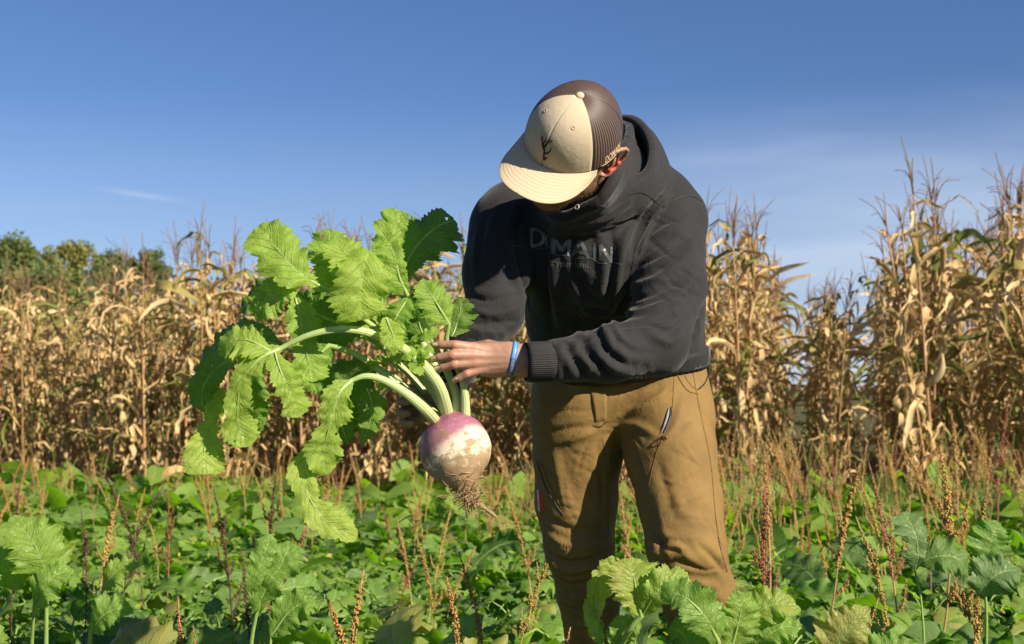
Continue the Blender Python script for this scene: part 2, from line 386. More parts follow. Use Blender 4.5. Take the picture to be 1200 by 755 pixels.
# ------------------------------------------------------------------ leaves (numpy)
def interp_rows(pts, ts, u):
    pts = np.asarray(pts, float)
    if pts.ndim == 1: return np.interp(u, ts, pts)
    return np.stack([np.interp(u, ts, pts[:, k]) for k in range(pts.shape[1])], 1)
def leaf_blade(ctrl, nrm, ul, wl, ur=None, wr=None, NU=40, NV=5, fold=0.25, ruffle=0.12, rfreq=4.0, teeth=0.07, nteeth=22,
               sweep=0.25, quilt=0.03, droop=0.0, seed=0, lobe=0.0):
    """ctrl (k,3) midrib; nrm (k,3) face normals; half widths wl/wr (metres) at fractions ul/ur.
    returns verts, quads, uv: a blade with ruffled toothed edges, folded along its midrib"""
    r = np.random.default_rng(seed)
    c = catmull(ctrl, NU + 1); n_ = catmull(nrm, NU + 1)
    u = np.linspace(0, 1, NU + 1)
    t = norm(np.gradient(c, axis=0)); s = norm(np.cross(n_, t)); n = np.cross(t, s)
    if ur is None: ur, wr = ul, wl
    def widths(us, ws, sd):
        rr = np.random.default_rng(sd)
        uf = np.linspace(0, 1, 25); base = np.interp(uf, us, ws)
        w = np.interp(u, us, ws)
        # soften corners
        k = max(1, int(NU * 0.03)); ker = np.ones(2 * k + 1) / (2 * k + 1)
        w2 = np.convolve(np.pad(w, k, mode='edge'), ker, 'valid'); w2[0] = w[0]; w2[-1] = w[-1]; w = w2
        ph = u * nteeth + rr.random() + 0.35 * np.sin(u * 9 + rr.random() * 6)
        saw = (ph % 1.0); saw = np.where(saw < 0.7, saw / 0.7, (1 - saw) / 0.3)
        amp = teeth * (0.6 + 0.8 * np.interp(u * 20, np.arange(22), rr.random(22)))
        jag = 1 + amp * (saw - 0.5) * 2 + teeth * 0.9 * (np.interp(u * 13, np.arange(15), rr.random(15)) - 0.5)
        if lobe:
            pl = u * rr.uniform(4.5, 6.5) + rr.random() + .12 * np.sin(u * 17 + rr.random() * 6); dep = lobe * np.interp(u * 6, np.arange(8), rr.uniform(.3, 1.6, 8))
            jag *= 1 - dep * (1 - np.abs(np.sin(np.pi * pl)) ** .5)
        return np.maximum(w * jag, 0.0)
    WL = widths(ul, wl, seed + 1); WR = widths(ur, wr, seed + 2)
    v = np.linspace(-1, 1, 2 * NV + 1); av = np.abs(v)
    W = np.where(v[None, :] < 0, WR[:, None], WL[:, None])
    wm = max(WL.max(), WR.max())
    ang = fold + 0.25 * (np.interp(u * 5, np.arange(7), r.random(7)) - 0.5)
    ang = ang[:, None] + np.zeros_like(W)
    # bend further with distance from the midrib (edges droop)
    ang = ang - droop * av[None, :]
    phl, phr = r.random(2) * 6.28
    ph = np.where(v < 0, phl, phr)
    f2 = rfreq * (1 + 0.3 * r.random())
    ruf = np.sin(2 * np.pi * f2 * u[:, None] + ph[None, :] + 1.2 * np.sin(7 * u[:, None] + ph[None, :])) * (av ** 1.8)[None, :]
    ruf += 0.5 * np.sin(2 * np.pi * 2.3 * f2 * u[:, None] + 2.1 * ph[None, :]) * (av ** 3)[None, :]
    env = np.sin(np.pi * np.clip(u, 0.02, 0.98)) ** 0.5
    q = np.abs(np.sin(np.pi * (u[:, None] * 11 - av[None, :] * 2.2))) * (av * (1.25 - av))[None, :] * 2
    lat = (av[None, :] * W) * np.cos(ang) * np.sign(v)[None, :]
    hgt = (av[None, :] * W) * np.sin(ang) + ruf * ruffle * np.minimum(W, wm * 0.8) * env[:, None] + q * quilt * wm
    fwd = sweep * W * (av ** 1.6)[None, :]
    pos = c[:, None, :] + lat[..., None] * s[:, None, :] + hgt[..., None] * n[:, None, :] + fwd[..., None] * t[:, None, :]
    nv = 2 * NV + 1
    i, j = np.meshgrid(np.arange(NU), np.arange(nv - 1), indexing='ij'); i = i.ravel(); j = j.ravel()
    f = np.stack([i * nv + j, i * nv + j + 1, (i + 1) * nv + j + 1, (i + 1) * nv + j], 1)
    uv = np.stack([np.repeat(u, nv), np.tile((v + 1) / 2, NU + 1)], 1)
    return pos.reshape(-1, 3), f, uv
# outlines: (fraction, half width in leaf lengths)
LYRATE = ([0, .06, .10, .16, .20, .26, .32, .36, .42, .55, .70, .84, .94, 1.0], [.01, .05, .10, .11, .04, .14, .17, .07, .20, .30, .31, .25, .14, .0])
OVATE = ([0, .05, .15, .30, .50, .70, .86, .95, 1.0], [.02, .10, .22, .30, .33, .30, .21, .12, .0])
KALE = ([0, .08, .16, .26, .34, .42, .50, .62, .76, .88, .96, 1.0], [.02, .13, .08, .24, .19, .30, .25, .31, .27, .24, .11, .0])
OUTLINES = [LYRATE, OVATE, KALE]

def plant_leaf(rr, L, pet, az, elev, arch, kind, NU, NV, size=None, fold=None, petk=4, rollm=1.0):
    """one leaf of a rosette rooted at the origin: petiole then blade; returns blade and petiole geometry"""
    d = np.array([math.cos(az), math.sin(az), 0.0]); z = np.array([0, 0, 1.0])
    pts = []; a = elev; p = np.zeros(3); pts.append(p.copy())
    for k in range(4):
        p = p + pet / 4 * (math.cos(a) * d + math.sin(a) * z); pts.append(p.copy()); a -= arch * 0.25
    pc = np.array(pts)
    mid = [p.copy()]; side = np.array([-d[1], d[0], 0]); yaw = rr.uniform(-.5, .5)
    for k in range(4):
        a -= arch * rr.uniform(.25, .6)
        p = p + L / 4 * (math.cos(a) * (d * math.cos(yaw * k / 4) + side * math.sin(yaw * k / 4)) + math.sin(a) * z); mid.append(p.copy())
    mid = np.array(mid)
    t = norm(np.gradient(mid, axis=0)); n = np.cross(t, np.broadcast_to(side, t.shape)); n = norm(n)
    roll = rr.uniform(-rollm, rollm); n = norm(n * math.cos(roll) + side * math.sin(roll))
    n = n * np.where(n[:, 2:3] < -0.5, -1, 1)
    us, ws = OUTLINES[kind]
    w = np.array(ws) * L * (size or 1.0)
    v, f, uv = leaf_blade(mid, n, us, w, NU=NU, NV=NV, fold=rr.uniform(.05, .5) if fold is None else fold, ruffle=rr.uniform(.18, .42), rfreq=rr.uniform(2, 4),
                          teeth=.12, nteeth=14, lobe=.35, sweep=.2, quilt=.05, droop=rr.uniform(.0, .6), seed=int(rr.integers(1e9)))
    c = np.vstack([catmull(pc, 5), catmull(mid, 5)[1:4]])
    rad = np.concatenate([np.linspace(.0042, .0028, 5), [.002, .0014, .0008]]) * (L / .18) ** .5
    pv, pf, puv = tube(c, rad, petk, cap=False)
    return (v, f, uv), (pv, pf, puv)

# ------------------------------------------------------------------ man's feet keep-out, shared with planting
FEET = [(-0.0, 0.0)]
# ------------------------------------------------------------------ corn
def ribbon(c, w, n, NVv=1, curl=0.5, seed=0):
    t = norm(np.gradient(c, axis=0)); s = norm(np.cross(n, t)); nn = np.cross(t, s)
    k = len(c); v = np.linspace(-1, 1, 2 * NVv + 1)
    rr = np.random.default_rng(seed)
    wob = 1 + .25 * np.interp(np.linspace(0, 6, k), np.arange(8), rr.random(8) - .5)
    pos = c[:, None, :] + (w * wob)[:, None, None] * (v[None, :, None] * s[:, None, :] * math.cos(curl) + np.abs(v)[None, :, None] * nn[:, None, :] * math.sin(curl))
    m = len(v); i, j = np.meshgrid(np.arange(k - 1), np.arange(m - 1), indexing='ij'); i = i.ravel(); j = j.ravel()
    f = np.stack([i * m + j, i * m + j + 1, (i + 1) * m + j + 1, (i + 1) * m + j], 1)
    uv = np.stack([np.repeat(np.linspace(0, 1, k), m), np.tile((v + 1) / 2, k)], 1)
    return pos.reshape(-1, 3), f, uv
def corn_leaf(rr, z0, az, L, young, nseg=11):
    d = np.array([math.cos(az), math.sin(az), 0.]); z = np.array([0, 0, 1.])
    side = np.array([-d[1], d[0], 0])
    a = rr.uniform(.7, 1.35); p = np.array([0, 0, z0]) + d * .008; pts = [p]
    brk = rr.uniform(.18, .6); drop = rr.uniform(1.4, 2.9) * (0.75 if young else 1.0); yaw = rr.uniform(-1, 1)
    if rr.random() < .5:      # collapsed leaf hanging down beside the stalk
        brk = rr.uniform(.06, .22); drop = rr.uniform(3.0, 3.8); a = rr.uniform(.9, 1.4); L = L * .85
    for k in range(nseg):
        u = k / nseg
        a -= drop / nseg * (2.4 if abs(u - brk) < .12 else .6); a = max(a, -1.75)
        yaw += rr.uniform(-.7, .7)
        q = d * math.cos(yaw * u) + side * math.sin(yaw * u)
        p = p + L / nseg * (math.cos(a) * q + math.sin(a) * z) + rr.normal(0, .010, 3); pts.append(p)
    c = np.array(pts); u = np.linspace(0, 1, nseg + 1)
    W = rr.uniform(.018, .042) * np.minimum(1, (1.02 - u) * 2.2) * np.minimum(1, .45 + 3 * u)
    if not young: W = W * rr.uniform(.55, 1.0)
    t = norm(np.gradient(c, axis=0)); s0 = norm(np.cross(t, z) + 1e-4); n = np.cross(s0, t)
    tw = rr.uniform(-3, 3) * u ** 1.3 + rr.uniform(-.4, .4)
    n = n * np.cos(tw)[:, None] + s0 * np.sin(tw)[:, None]
    return ribbon(c, W, n, 1, rr.uniform(.2, 1.0), int(rr.integers(1e9)))
CORN_H = 2.05
def corn_parts(seed, lod=0):
    """geometry of one standing dry plant, 2.05 m to the last leaf: list of (part name, Acc)"""
    rr = np.random.default_rng(seed); parts = []
    H = CORN_H; zs = np.linspace(0, H, 9); bend = rr.uniform(-.05, .05, 2)
    sx = bend[0] * (zs / H) ** 2; sy = bend[1] * (zs / H) ** 2
    c = np.stack([sx, sy, zs], 1)
    a = Acc(); a.tube(c, np.linspace(.013, .005, 9), 6 if lod == 0 else 3, mat=0, col=rr.random()); parts.append(('stalk', a))
    nl = 22 if lod == 0 else 15
    g0 = rr.uniform(0.2, .75)
    for k in range(nl):
        z0 = .12 + (H - .16) * (k / (nl - 1)) ** 1.1 + rr.uniform(-.04, .04); L = rr.uniform(.32, .78) * (1 - .35 * abs(k / nl - .45)) * (.75 if k > nl - 3 else 1)
        az = rr.uniform(0, .9) + math.pi * (k % 2) + rr.uniform(-.5, .5) + seed
        young = rr.random() < .4
        v, f, uv = corn_leaf(rr, 0, az, L, young, 11 if lod == 0 else 6)
        v = v + np.array([np.interp(z0, zs, sx), np.interp(z0, zs, sy), z0])
        tint = (rr.uniform(.68, 1.0) if rr.random() < g0 * (.6 if k > 3 else .1) else rr.uniform(0, .62))
        e = Acc(); e.add(v, f, uv, 0, tint); parts.append(('leaf', e))
    # tassel: spike and branches
    a = Acc(); top = c[-1]; nb = rr.integers(3, 7)
    lean = rr.uniform(-.25, .25, 2)
    L = rr.uniform(.26, .40); cc = np.array([top, top + [lean[0] * .12, lean[1] * .12, L * .5], top + [lean[0] * .35, lean[1] * .35, L]])
    a.tube(catmull(cc, 6), np.linspace(.0055, .003, 6), 4, col=.5)
    for b in range(nb):
        az = rr.uniform(0, 6.28); o = rr.uniform(.2, .6); l = rr.uniform(.14, .26); d = np.array([math.cos(az), math.sin(az), 0])
        p0 = top + np.array([0, 0, L * rr.uniform(.05, .35)]); pts = [p0, p0 + d * o * l * .5 + [0, 0, l * .55], p0 + d * o * l * 1.3 + [0, 0, l * rr.uniform(.5, 1.0)]]
        a.tube(catmull(pts, 5), np.linspace(.004, .0022, 5), 3, col=.5)
    parts.append(('tassel', a))
    if rr.random() < .8:
        z0 = rr.uniform(.8, 1.1); az = rr.uniform(0, 6.28); d = np.array([math.cos(az), math.sin(az), 0]); dn = rr.random() < .5
        tip = d * .11 + np.array([0, 0, -.17 if dn else .17]); b0 = np.array([0, 0, z0])
        cc = catmull([b0, b0 + d * .03, b0 + d * .05 + tip * .4, b0 + tip], 9)
        a = Acc(); a.tube(cc, np.array([.008, .016, .024, .028, .029, .026, .021, .013, .005]), 7, col=.3); parts.append(('husk_cob', a))
    return parts
PART_MAT = {'stalk': 'corn_stalk', 'leaf': 'corn_leaf', 'tassel': 'tassel', 'husk_cob': 'husk'}
ROW_D = np.array([.24, .97]); ROW_D = ROW_D / np.linalg.norm(ROW_D); ROW_N = np.array([ROW_D[1], -ROW_D[0]])
def front_y(x): return 12.5 - .407 * (x + 5) if x < 6 else 12.5 - .407 * 11
def corn_scale(x, y):
    px = 600 + x / y * 1500
    return float(np.interp(px, [-200, 0, 120, 240, 420, 600, 850, 935, 958, 988, 1010, 1100, 1300], [.95, .95, .97, 1.06, 1.08, 1.05, 1.08, 1.08, .80, .82, 1.05, 1.13, 1.10]))
def corn_field():
    cr_ = np.random.default_rng(21)
    cand = []
    for r_ in range(-20, 14):
        # start of the row on the front edge
        off = r_ * .76; o = ROW_N * off
        s = 0.0
        lo, hi = -20, 60
        for _ in range(40):
            mdl = (lo + hi) / 2; p = o + ROW_D * mdl
            if p[1] < front_y(p[0]): lo = mdl
            else: hi = mdl
        s = hi + cr_.uniform(-.15, .25); k = 0
        while s < hi + 11:
            p = o + ROW_D * s + cr_.normal(0, .05, 2)
            if cr_.random() < .93: cand.append((p[0], p[1], k))
            s += cr_.uniform(.12, .20) * (1 if k < 14 else 1.3); k += 1
    pts = [c for c in cand if abs(c[0]) / max(c[1], 1) < .47 + 1.2 / c[1]]
    pts.sort(key=lambda c: (c[2] > 12, math.hypot(c[0], c[1])))
    near = [p for p in pts if abs(p[0]) / p[1] < .425][:290]
    ns = set(near); far = [p for p in pts if p not in ns]
    protos = []
    for k in range(9):
        lst = []
        for nm, a in corn_parts(100 + k): lst.append((nm, a.mesh('corn_' + nm, [M[PART_MAT[nm]]])))
        protos.append(lst)
    for k, (x, y, d) in enumerate(near):
        sc = corn_scale(x, y) * cr_.uniform(.93, 1.05)
        edge = d < 2
        right = x > .8
        zn = zone(600 + x / y * 1500); dp = 'at the front edge' if d < 2 else ('a step inside the field' if d < 6 else 'deep in its row')
        e = empty('corn_plant', (x, y, -.02), 'dry corn plant %s, %s' % (dp, zn), 'corn plant', 'corn plants %s %s' % (dp, zn))
        e.rotation_euler = (cr_.normal(0, .05), cr_.normal(0, .07), cr_.uniform(0, 6.28)); e.scale = (sc, sc, sc)
        for nm, me in protos[k % 9]:
            o = bpy.data.objects.new(nm, me); COL.objects.link(o); o.parent = e
    # the rest of the standing corn behind them: one joined mass
    lod = []
    for k in range(6):
        a = Acc()
        for nm, b in corn_parts(300 + k, lod=1):
            mi = ['stalk', 'leaf', 'tassel', 'husk_cob'].index(nm)
            a.add(np.vstack(b.v), np.vstack(b.f), np.vstack(b.uv), mi, np.concatenate(b.c))
        lod.append((np.vstack(a.v), np.vstack(a.f), np.vstack(a.uv), np.concatenate(a.m), np.concatenate(a.c)))
    A = Acc()
    for (x, y, d) in far:
        V, F, UV, MI, C = lod[cr_.integers(6)]
        a = cr_.uniform(0, 6.28); sc = corn_scale(x, y) * cr_.uniform(.9, 1.03)
        ca, sa = math.cos(a), math.sin(a)
        Rm = np.array([[ca, -sa, cr_.normal(0, .04)], [sa, ca, cr_.normal(0, .04)], [0, 0, 1]])
        A.v.append(V @ Rm.T * sc + [x, y, -.02]); A.f.append(F + A.n); A.uv.append(UV); A.m.append(MI); A.c.append(C); A.n += len(V)
    me = A.mesh('standing_corn', [M['corn_stalk'], M['corn_leaf'], M['tassel'], M['husk']])
    obj('standing_corn', me, label='mass of dry standing corn filling the field behind the front plants', cat='corn', kind='stuff')
    print('corn near', len(near), 'far', len(far), 'far faces', len(me.polygons))
corn_field()
# ------------------------------------------------------------------ trees beyond the corn
def tree(px, top_py, dist, wide, seed, label, warm=0.3):
    rr = np.random.default_rng(seed)
    base = P(px, 456, dist); x, y = base.x, base.y; H = P(px, top_py + 6, dist).z; W = wide / FPX * dist
    e = empty('tree', (x, y, -.05), label, 'tree')
    a = Acc(); tr = H * .03
    a.tube(catmull([[0, 0, 0], [.05 * W, 0, H * .3], [-.03 * W, .1, H * .6], [0, 0, H * .93]], 9), np.linspace(tr, tr * .15, 9), 8)
    obj('trunk', a.mesh('trunk', [M['bark']]), e, loc=(0, 0, 0))
    cl = []
    for k in range(56):
        h = rr.uniform(.18, .97) ** .8; az = rr.uniform(0, 6.28); rad = W * .5 * math.sqrt(max(0.03, 1 - ((h - .45) / .56) ** 2)) * rr.uniform(.35, .95)
        c = np.array([math.cos(az) * rad, math.sin(az) * rad, H * h]); cl.append((c, W * rr.uniform(.05, .15)))
        p0 = np.array([0, 0, H * h * .6]);
        lb = Acc(); lb.tube(catmull([p0, (p0 + c) / 2 + [0, 0, H * .02], c], 5), np.linspace(tr * .35, tr * .06, 5), 5)
        if k < 9: obj('limb', lb.mesh('limb', [M['bark']]), e, loc=(0, 0, 0))
    A = Acc()
    n = 15000; ci = rr.integers(0, len(cl), n)
    cen = np.array([c for c, _ in cl])[ci]; rad = np.array([r for _, r in cl])[ci]
    d = norm(rr.normal(size=(n, 3))); r_ = rad * (1.15 * rr.random(n) ** .45); pos = cen + d * r_[:, None] * [1, 1, 1.55]
    # upright wisps on the outer clumps
    pos[:, 2] = np.minimum(pos[:, 2], H * (.97 + .10 * rr.random(n) ** 3))
    sz = W * rr.uniform(.014, .030, n)
    n1 = norm(rr.normal(size=(n, 3))); n2 = norm(np.cross(n1, norm(rr.normal(size=(n, 3)))))
    q = np.stack([pos - n1 * sz[:, None], pos + n2 * sz[:, None] * .6, pos + n1 * sz[:, None], pos - n2 * sz[:, None] * .6], 1).reshape(-1, 3)
    f = np.arange(n * 4).reshape(n, 4)
    ct = rr.random(len(cl)) ; tint = np.clip(.35 + warm * ct[ci] + rr.normal(0, .18, n), 0, 1)
    A.add(q, f, None, 0, np.repeat(tint, 4))
    obj('crown', A.mesh('crown', [M['tree_leaf']]), e, loc=(0, 0, 0))
tree(-40, 282, 62, 150, 5, 'green tree cut by the left edge of the photo beyond the corn', .5)
tree(18, 272, 60, 120, 1, 'tall bushy green tree beyond the corn, leftmost with its top in view', .45)
tree(80, 278, 58, 100, 2, 'green tree with orange tinged leaves, second beyond the corn', .95)
tree(45, 312, 52, 150, 3, 'lower rounded tree in front of the gap between the two taller trees', .5)
tree(134, 288, 75, 74, 4, 'dark blue green tree top beyond the corn, third from the left', .1)
tree(176, 286, 75, 72, 6, 'dark tree with feathery top beyond the corn, rightmost of the trees', .1)
# ------------------------------------------------------------------ the brassica crop and its weeds
MAN_X, MAN_Y = P(735, 456, 3.02).x, P(735, 456, 3.02).y
def near_man(x, y, r=.2):
    return math.hypot(x - MAN_X, (y - MAN_Y)) < r
def make_plant(seed, nl, NU, NV, size=1.0, petk=4, kind=None, tint0=.4, spread=1.0, up=False):
    rr = np.random.default_rng(seed); leaves = []
    k0 = kind if kind is not None else int(rr.integers(0, 3))
    for k in range(nl):
        L = size * rr.uniform(.14, .27); pet = size * rr.uniform(.10, .20)
        az = k * 2.4 + rr.uniform(-.4, .4)
        elev = rr.uniform(.75, 1.45) if k > nl * .35 else rr.uniform(.35, .9)
        if up: elev = rr.uniform(1.05, 1.5)
        b, p = plant_leaf(rr, L, pet, az, elev, rr.uniform(.4, 1.35) * spread, k0 if rr.random() < .7 else int(rr.integers(0, 3)), NU, NV, petk=petk)
        leaves.append((b, p, 0.0 if rr.random() < .045 else float(np.clip(tint0 + rr.normal(0, .13), .16, 1))))
    return leaves
def field():
    fr = np.random.default_rng(5)
    # --- individual plants near the camera
    protos = []
    for k in range(17):
        up = k >= 12; tint0 = [.18, .85, .4, .25, .95, .3, .12, .6, .2, .5, .9, .3, .2, .3, .22, .9, .16][k]
        lst = []
        for b, p, t in make_plant(700 + k, 9 if up else 11, 26 if up else 20, 4 if up else 3, 1.15 if up else (.95 if k % 3 else 1.15), 6, kind=[0, 2, 1][k % 3], tint0=tint0, up=up, spread=.6 if up else 1.0):
            b = (b[0] + wob(b[0], 5, int(1000 * t) + k)[:, None] * np.array([.3, .3, .9]) * .010 + wob(b[0], 16, k + 7)[:, None] * np.array([.4, .4, .8]) * .0035, b[1], b[2])
            a = Acc(); a.add(*b, mat=0, col=t); a.add(*p, mat=1, col=.5); lst.append(a.mesh('plant_leaf', [M['field_leaf'], M['petiole']]))
        protos.append((lst, tint0))
    spots = []
    tries = 0
    while len(spots) < 290 and tries < 20000:
        tries += 1
        y = 2.35 + 3.9 * fr.random() ** .8; x = fr.uniform(-.46, .46) * (y + .3)
        if near_man(x, y, .16): continue
        if y < 2.75 and abs((x / y) * 1500 + 600 - 735) < 120: continue
        if min([9] + [math.hypot(x - a, y - b) for a, b in spots]) < .17: continue
        spots.append((x, y))
    def word(t): return 'yellow green' if t < .3 else ('bright green' if t < .5 else ('dark green' if t < .8 else 'blue green'))
    for k, (x, y) in enumerate(spots):
        lst, t0 = protos[12 + fr.integers(5)] if (y < 3.5 and fr.random() < .6) else protos[fr.integers(12)]
        side = 'left of the man' if x < MAN_X - .25 else ('right of the man' if x > MAN_X + .25 else 'around the man\'s legs')
        dist = 'in the front of the field' if y < 3.4 else ('in the middle of the crop' if y < 4.8 else 'farther back in the crop')
        px_ = 600 + x / y * 1500; zn = ['in the left fifth of the field', 'below the hanging turnip leaves', 'below the turnip root', 'around the man\'s legs', 'right of the man', 'in the right corner of the field'][int(np.digitize(px_, [230, 440, 610, 860, 1040]))]
        lab = '%s leafy plant %s, %s' % (word(t0), {'in the front of the field': 'nearest the camera', 'in the middle of the crop': 'mid field', 'farther back in the crop': 'farther back'}[dist], zn)
        e = empty('brassica_plant', (x, y, -.02), lab, 'crop plant', lab)
        s = fr.uniform(.68, 1.22) * (1.0 if y < 4.2 else .95) * float(np.interp(px_, [0, 200, 860, 1040, 1200], [1.08, 1.0, 1.0, 1.1, 1.2]))
        e.rotation_euler = (0, 0, fr.uniform(0, 6.28)); e.scale = (s, s, s * fr.uniform(.85, 1.1))
        for me in lst:
            o = bpy.data.objects.new('leaf', me); COL.objects.link(o); o.parent = e
    # --- the crop beyond and between: a closed canopy
    def pack(leaves, stems=True):
        V = []; F = []; U = []; MI = []; C = []; n = 0
        for b, p, t in leaves:
            for g, mi in ((b, 0), (p, 1)) if stems else ((b, 0),):
                V.append(g[0]); F.append(g[1] + n); U.append(g[2]); MI.append(np.full(len(g[1]), mi)); C.append(np.full(len(g[0]), t)); n += len(g[0])
        return [np.vstack(V), np.vstack(F), np.vstack(U), np.concatenate(MI), np.concatenate(C)]
    midp = [pack(make_plant(900 + k, 8, 9, 2, .85, 3, kind=k % 3, tint0=fr.choice([.15, .3, .45, .6, .9]))) for k in range(16)]
    farp = [pack(stems=False, leaves=make_plant(950 + k, 8, 5, 1, .62, 3, kind=1, tint0=fr.choice([.1, .2, .35, .5, .8]))) for k in range(16)]
    A = Acc(); cnt = 0
    def put(proto, x, y, s, dt):
        V, F, U, MI, C = proto
        a = fr.uniform(0, 6.28); ca, sa = math.cos(a), math.sin(a)
        Rm = np.array([[ca, -sa, 0], [sa, ca, 0], [0, 0, 1]])
        A.v.append(V @ Rm.T * s + [x, y, -.02]); A.f.append(F + A.n); A.uv.append(U); A.m.append(MI); A.c.append(np.where(C > .01, np.clip(C + dt, .16, 1), 0)); A.n += len(V)
    for y0 in np.arange(2.2, 13.0, .185):
        half = .60 * y0 + .5
        for x0 in np.arange(-half, half, .19 if y0 < 7 else .17):
            x = x0 + fr.uniform(-.1, .1); y = y0 + fr.uniform(-.1, .1)
            if y > front_y(x) + .2 or near_man(x, y, .13): continue
            if y < 2.9 and abs((x / y) * 1500 + 600 - 735) < 150: continue
            patch = .25 * math.sin(x * 1.3 + 2) * math.sin(y * 1.1)
            if y < 6: put(midp[fr.integers(16)], x, y, float(np.clip(fr.lognormal(-.22, .28), .4, 1.35)), fr.normal(-.20, .24) + patch)
            else: put(farp[fr.integers(16)], x, y, float(np.clip(fr.lognormal(-.02, .24), .55, 1.6)) * float(np.interp(600 + x / y * 1500, [0, 780, 900, 1200], [1.0, 1.0, 1.45, 1.65])) * (1.55 if y > 9 else (1.2 if y > 7.5 else 1)), fr.normal(-.16, .2) + patch)
            cnt += 1
    me = A.mesh('crop_canopy', [M['field_leaf'], M['petiole']])
    obj('crop_canopy', me, label='low leafy green crop covering the field up to the corn', cat='crop', kind='stuff')
    print('canopy plants', cnt, 'faces', len(me.polygons))
    # small-leaved weeds in between (one mass): many tiny leaflets close under the canopy top
    n = 9000
    y = 2.3 + 8.2 * fr.random(n) ** 1.1; x = fr.uniform(-.5, .5, n) * (y + .3); z = fr.uniform(.03, .26, n) * np.where(y > 6, .85, 1)
    keep = (y < np.array([front_y(q) for q in x])) & ~((y < 2.9) & (np.abs(x / y * 1500 - 135) < 150)); x, y, z = x[keep], y[keep], z[keep]; n = len(x)
    pos = np.stack([x, y, z], 1); sz = fr.uniform(.008, .022, n)
    n1 = norm(fr.normal(size=(n, 3)) * [1, 1, .5]); n2 = norm(np.cross(n1, norm(fr.normal(size=(n, 3)) * [.5, .5, .3] + [0, 0, .9])))
    q = np.stack([pos - n1 * sz[:, None], pos + n2 * sz[:, None] * .55, pos + n1 * sz[:, None], pos - n2 * sz[:, None] * .55], 1).reshape(-1, 3)
    A = Acc(); A.add(q, np.arange(n * 4).reshape(n, 4), None, 0, np.repeat(np.clip(fr.normal(.3, .25, n), 0, 1), 4))
    me = A.mesh('small_weeds', [M['field_leaf']]); obj('small_weeds', me, label='tiny leaved weeds scattered between the crop leaves', cat='weeds', kind='stuff')
field()

# --- upright weeds with seed heads
def clump(A, c, r, rr, tint, mat=0):
    """a small lumpy seed cluster: a jittered octahedron"""
    o = np.array([[1, 0, 0], [0, 1, 0], [-1, 0, 0], [0, -1, 0], [0, 0, 1.2], [0, 0, -1.2]]) * r * rr.uniform(.6, 1.3, (6, 1)) + c
    f = np.array([[0, 1, 4, 4], [1, 2, 4, 4], [2, 3, 4, 4], [3, 0, 4, 4], [1, 0, 5, 5], [2, 1, 5, 5], [3, 2, 5, 5], [0, 3, 5, 5]])
    A.add(o, f, None, mat, tint)
def spike(A, c, R0, rr, tint, step, dens=1.0):
    L = np.linalg.norm(np.diff(c, axis=0), axis=1).sum(); n = max(3, int(L / step)); pts = catmull(c, n)
    for k in range(n):
        u = k / max(1, n - 1); rad = R0 * (math.sin(math.pi * min(1, .18 + .8 * u)) ** .6)
        for q in range(4 if step < .009 else 3):
            az = rr.uniform(0, 6.28); clump(A, pts[k] + rad * rr.uniform(.4, .85) * np.array([math.cos(az), math.sin(az), 0]) + [0, 0, rr.uniform(-.5, .5) * step], rad * rr.uniform(.28, .5), rr, np.clip(tint + rr.normal(0, .06), 0, 1))
def weed(seed, H, tint, style, lod=0):
    rr = np.random.default_rng(seed); S = Acc(); Hd = Acc(); Lf = Acc()
    lean = rr.uniform(-.16, .16, 2)
    c = catmull([[0, 0, 0], [lean[0] * .1, lean[1] * .1, H * .4], [lean[0] * .5, lean[1] * .5, H * .75], [lean[0], lean[1], H]], 8)
    S.tube(c, np.linspace(.0032, .0012, 8), 5 if lod == 0 else 3, col=tint)
    st = .0062 if lod == 0 else .015
    R0 = .0105 if style == 'fat' else .0078
    if lod: R0 *= 1.3
    top = catmull(c[3:], 6); spike(Hd, top, R0, rr, tint, st)
    for k in range(rr.integers(4, 9) if lod == 0 else 3):
        z = rr.uniform(.35, .8); p0 = np.array([np.interp(z * H, c[:, 2], c[:, i]) for i in range(3)])
        az = rr.uniform(0, 6.28); l = rr.uniform(.04, .10) * (1.25 - z) * 1.3; d = np.array([math.cos(az), math.sin(az), 0])
        cc = np.array([p0, p0 + d * l * .35 + [0, 0, l * .4], p0 + d * l * .5 + [0, 0, l]])
        S.tube(cc, [.0016, .0012, .001], 3, col=tint); spike(Hd, cc, R0 * .8, rr, tint, st)
    if lod == 0:
        for k in range(rr.integers(2, 5)):
            z = rr.uniform(.15, .6) * H; az = rr.uniform(0, 6.28); L = rr.uniform(.04, .08); d = np.array([math.cos(az), math.sin(az), 0.])
            mid = np.array([[0, 0, z], [0, 0, z] + d * L * .5 + [0, 0, .01], [0, 0, z] + d * L + [0, 0, -.02]]); n = np.array([[0, 0, 1.]] * 3) + rr.normal(0, .3, (3, 3))
            b = leaf_blade(mid, n, [0, .2, .5, .8, 1], np.array([.02, .2, .28, .15, 0]) * L, NU=5, NV=1, seed=k, teeth=.05)
            Lf.add(*b, mat=0, col=.1 if tint < .8 else .7)
    return S, Hd, Lf
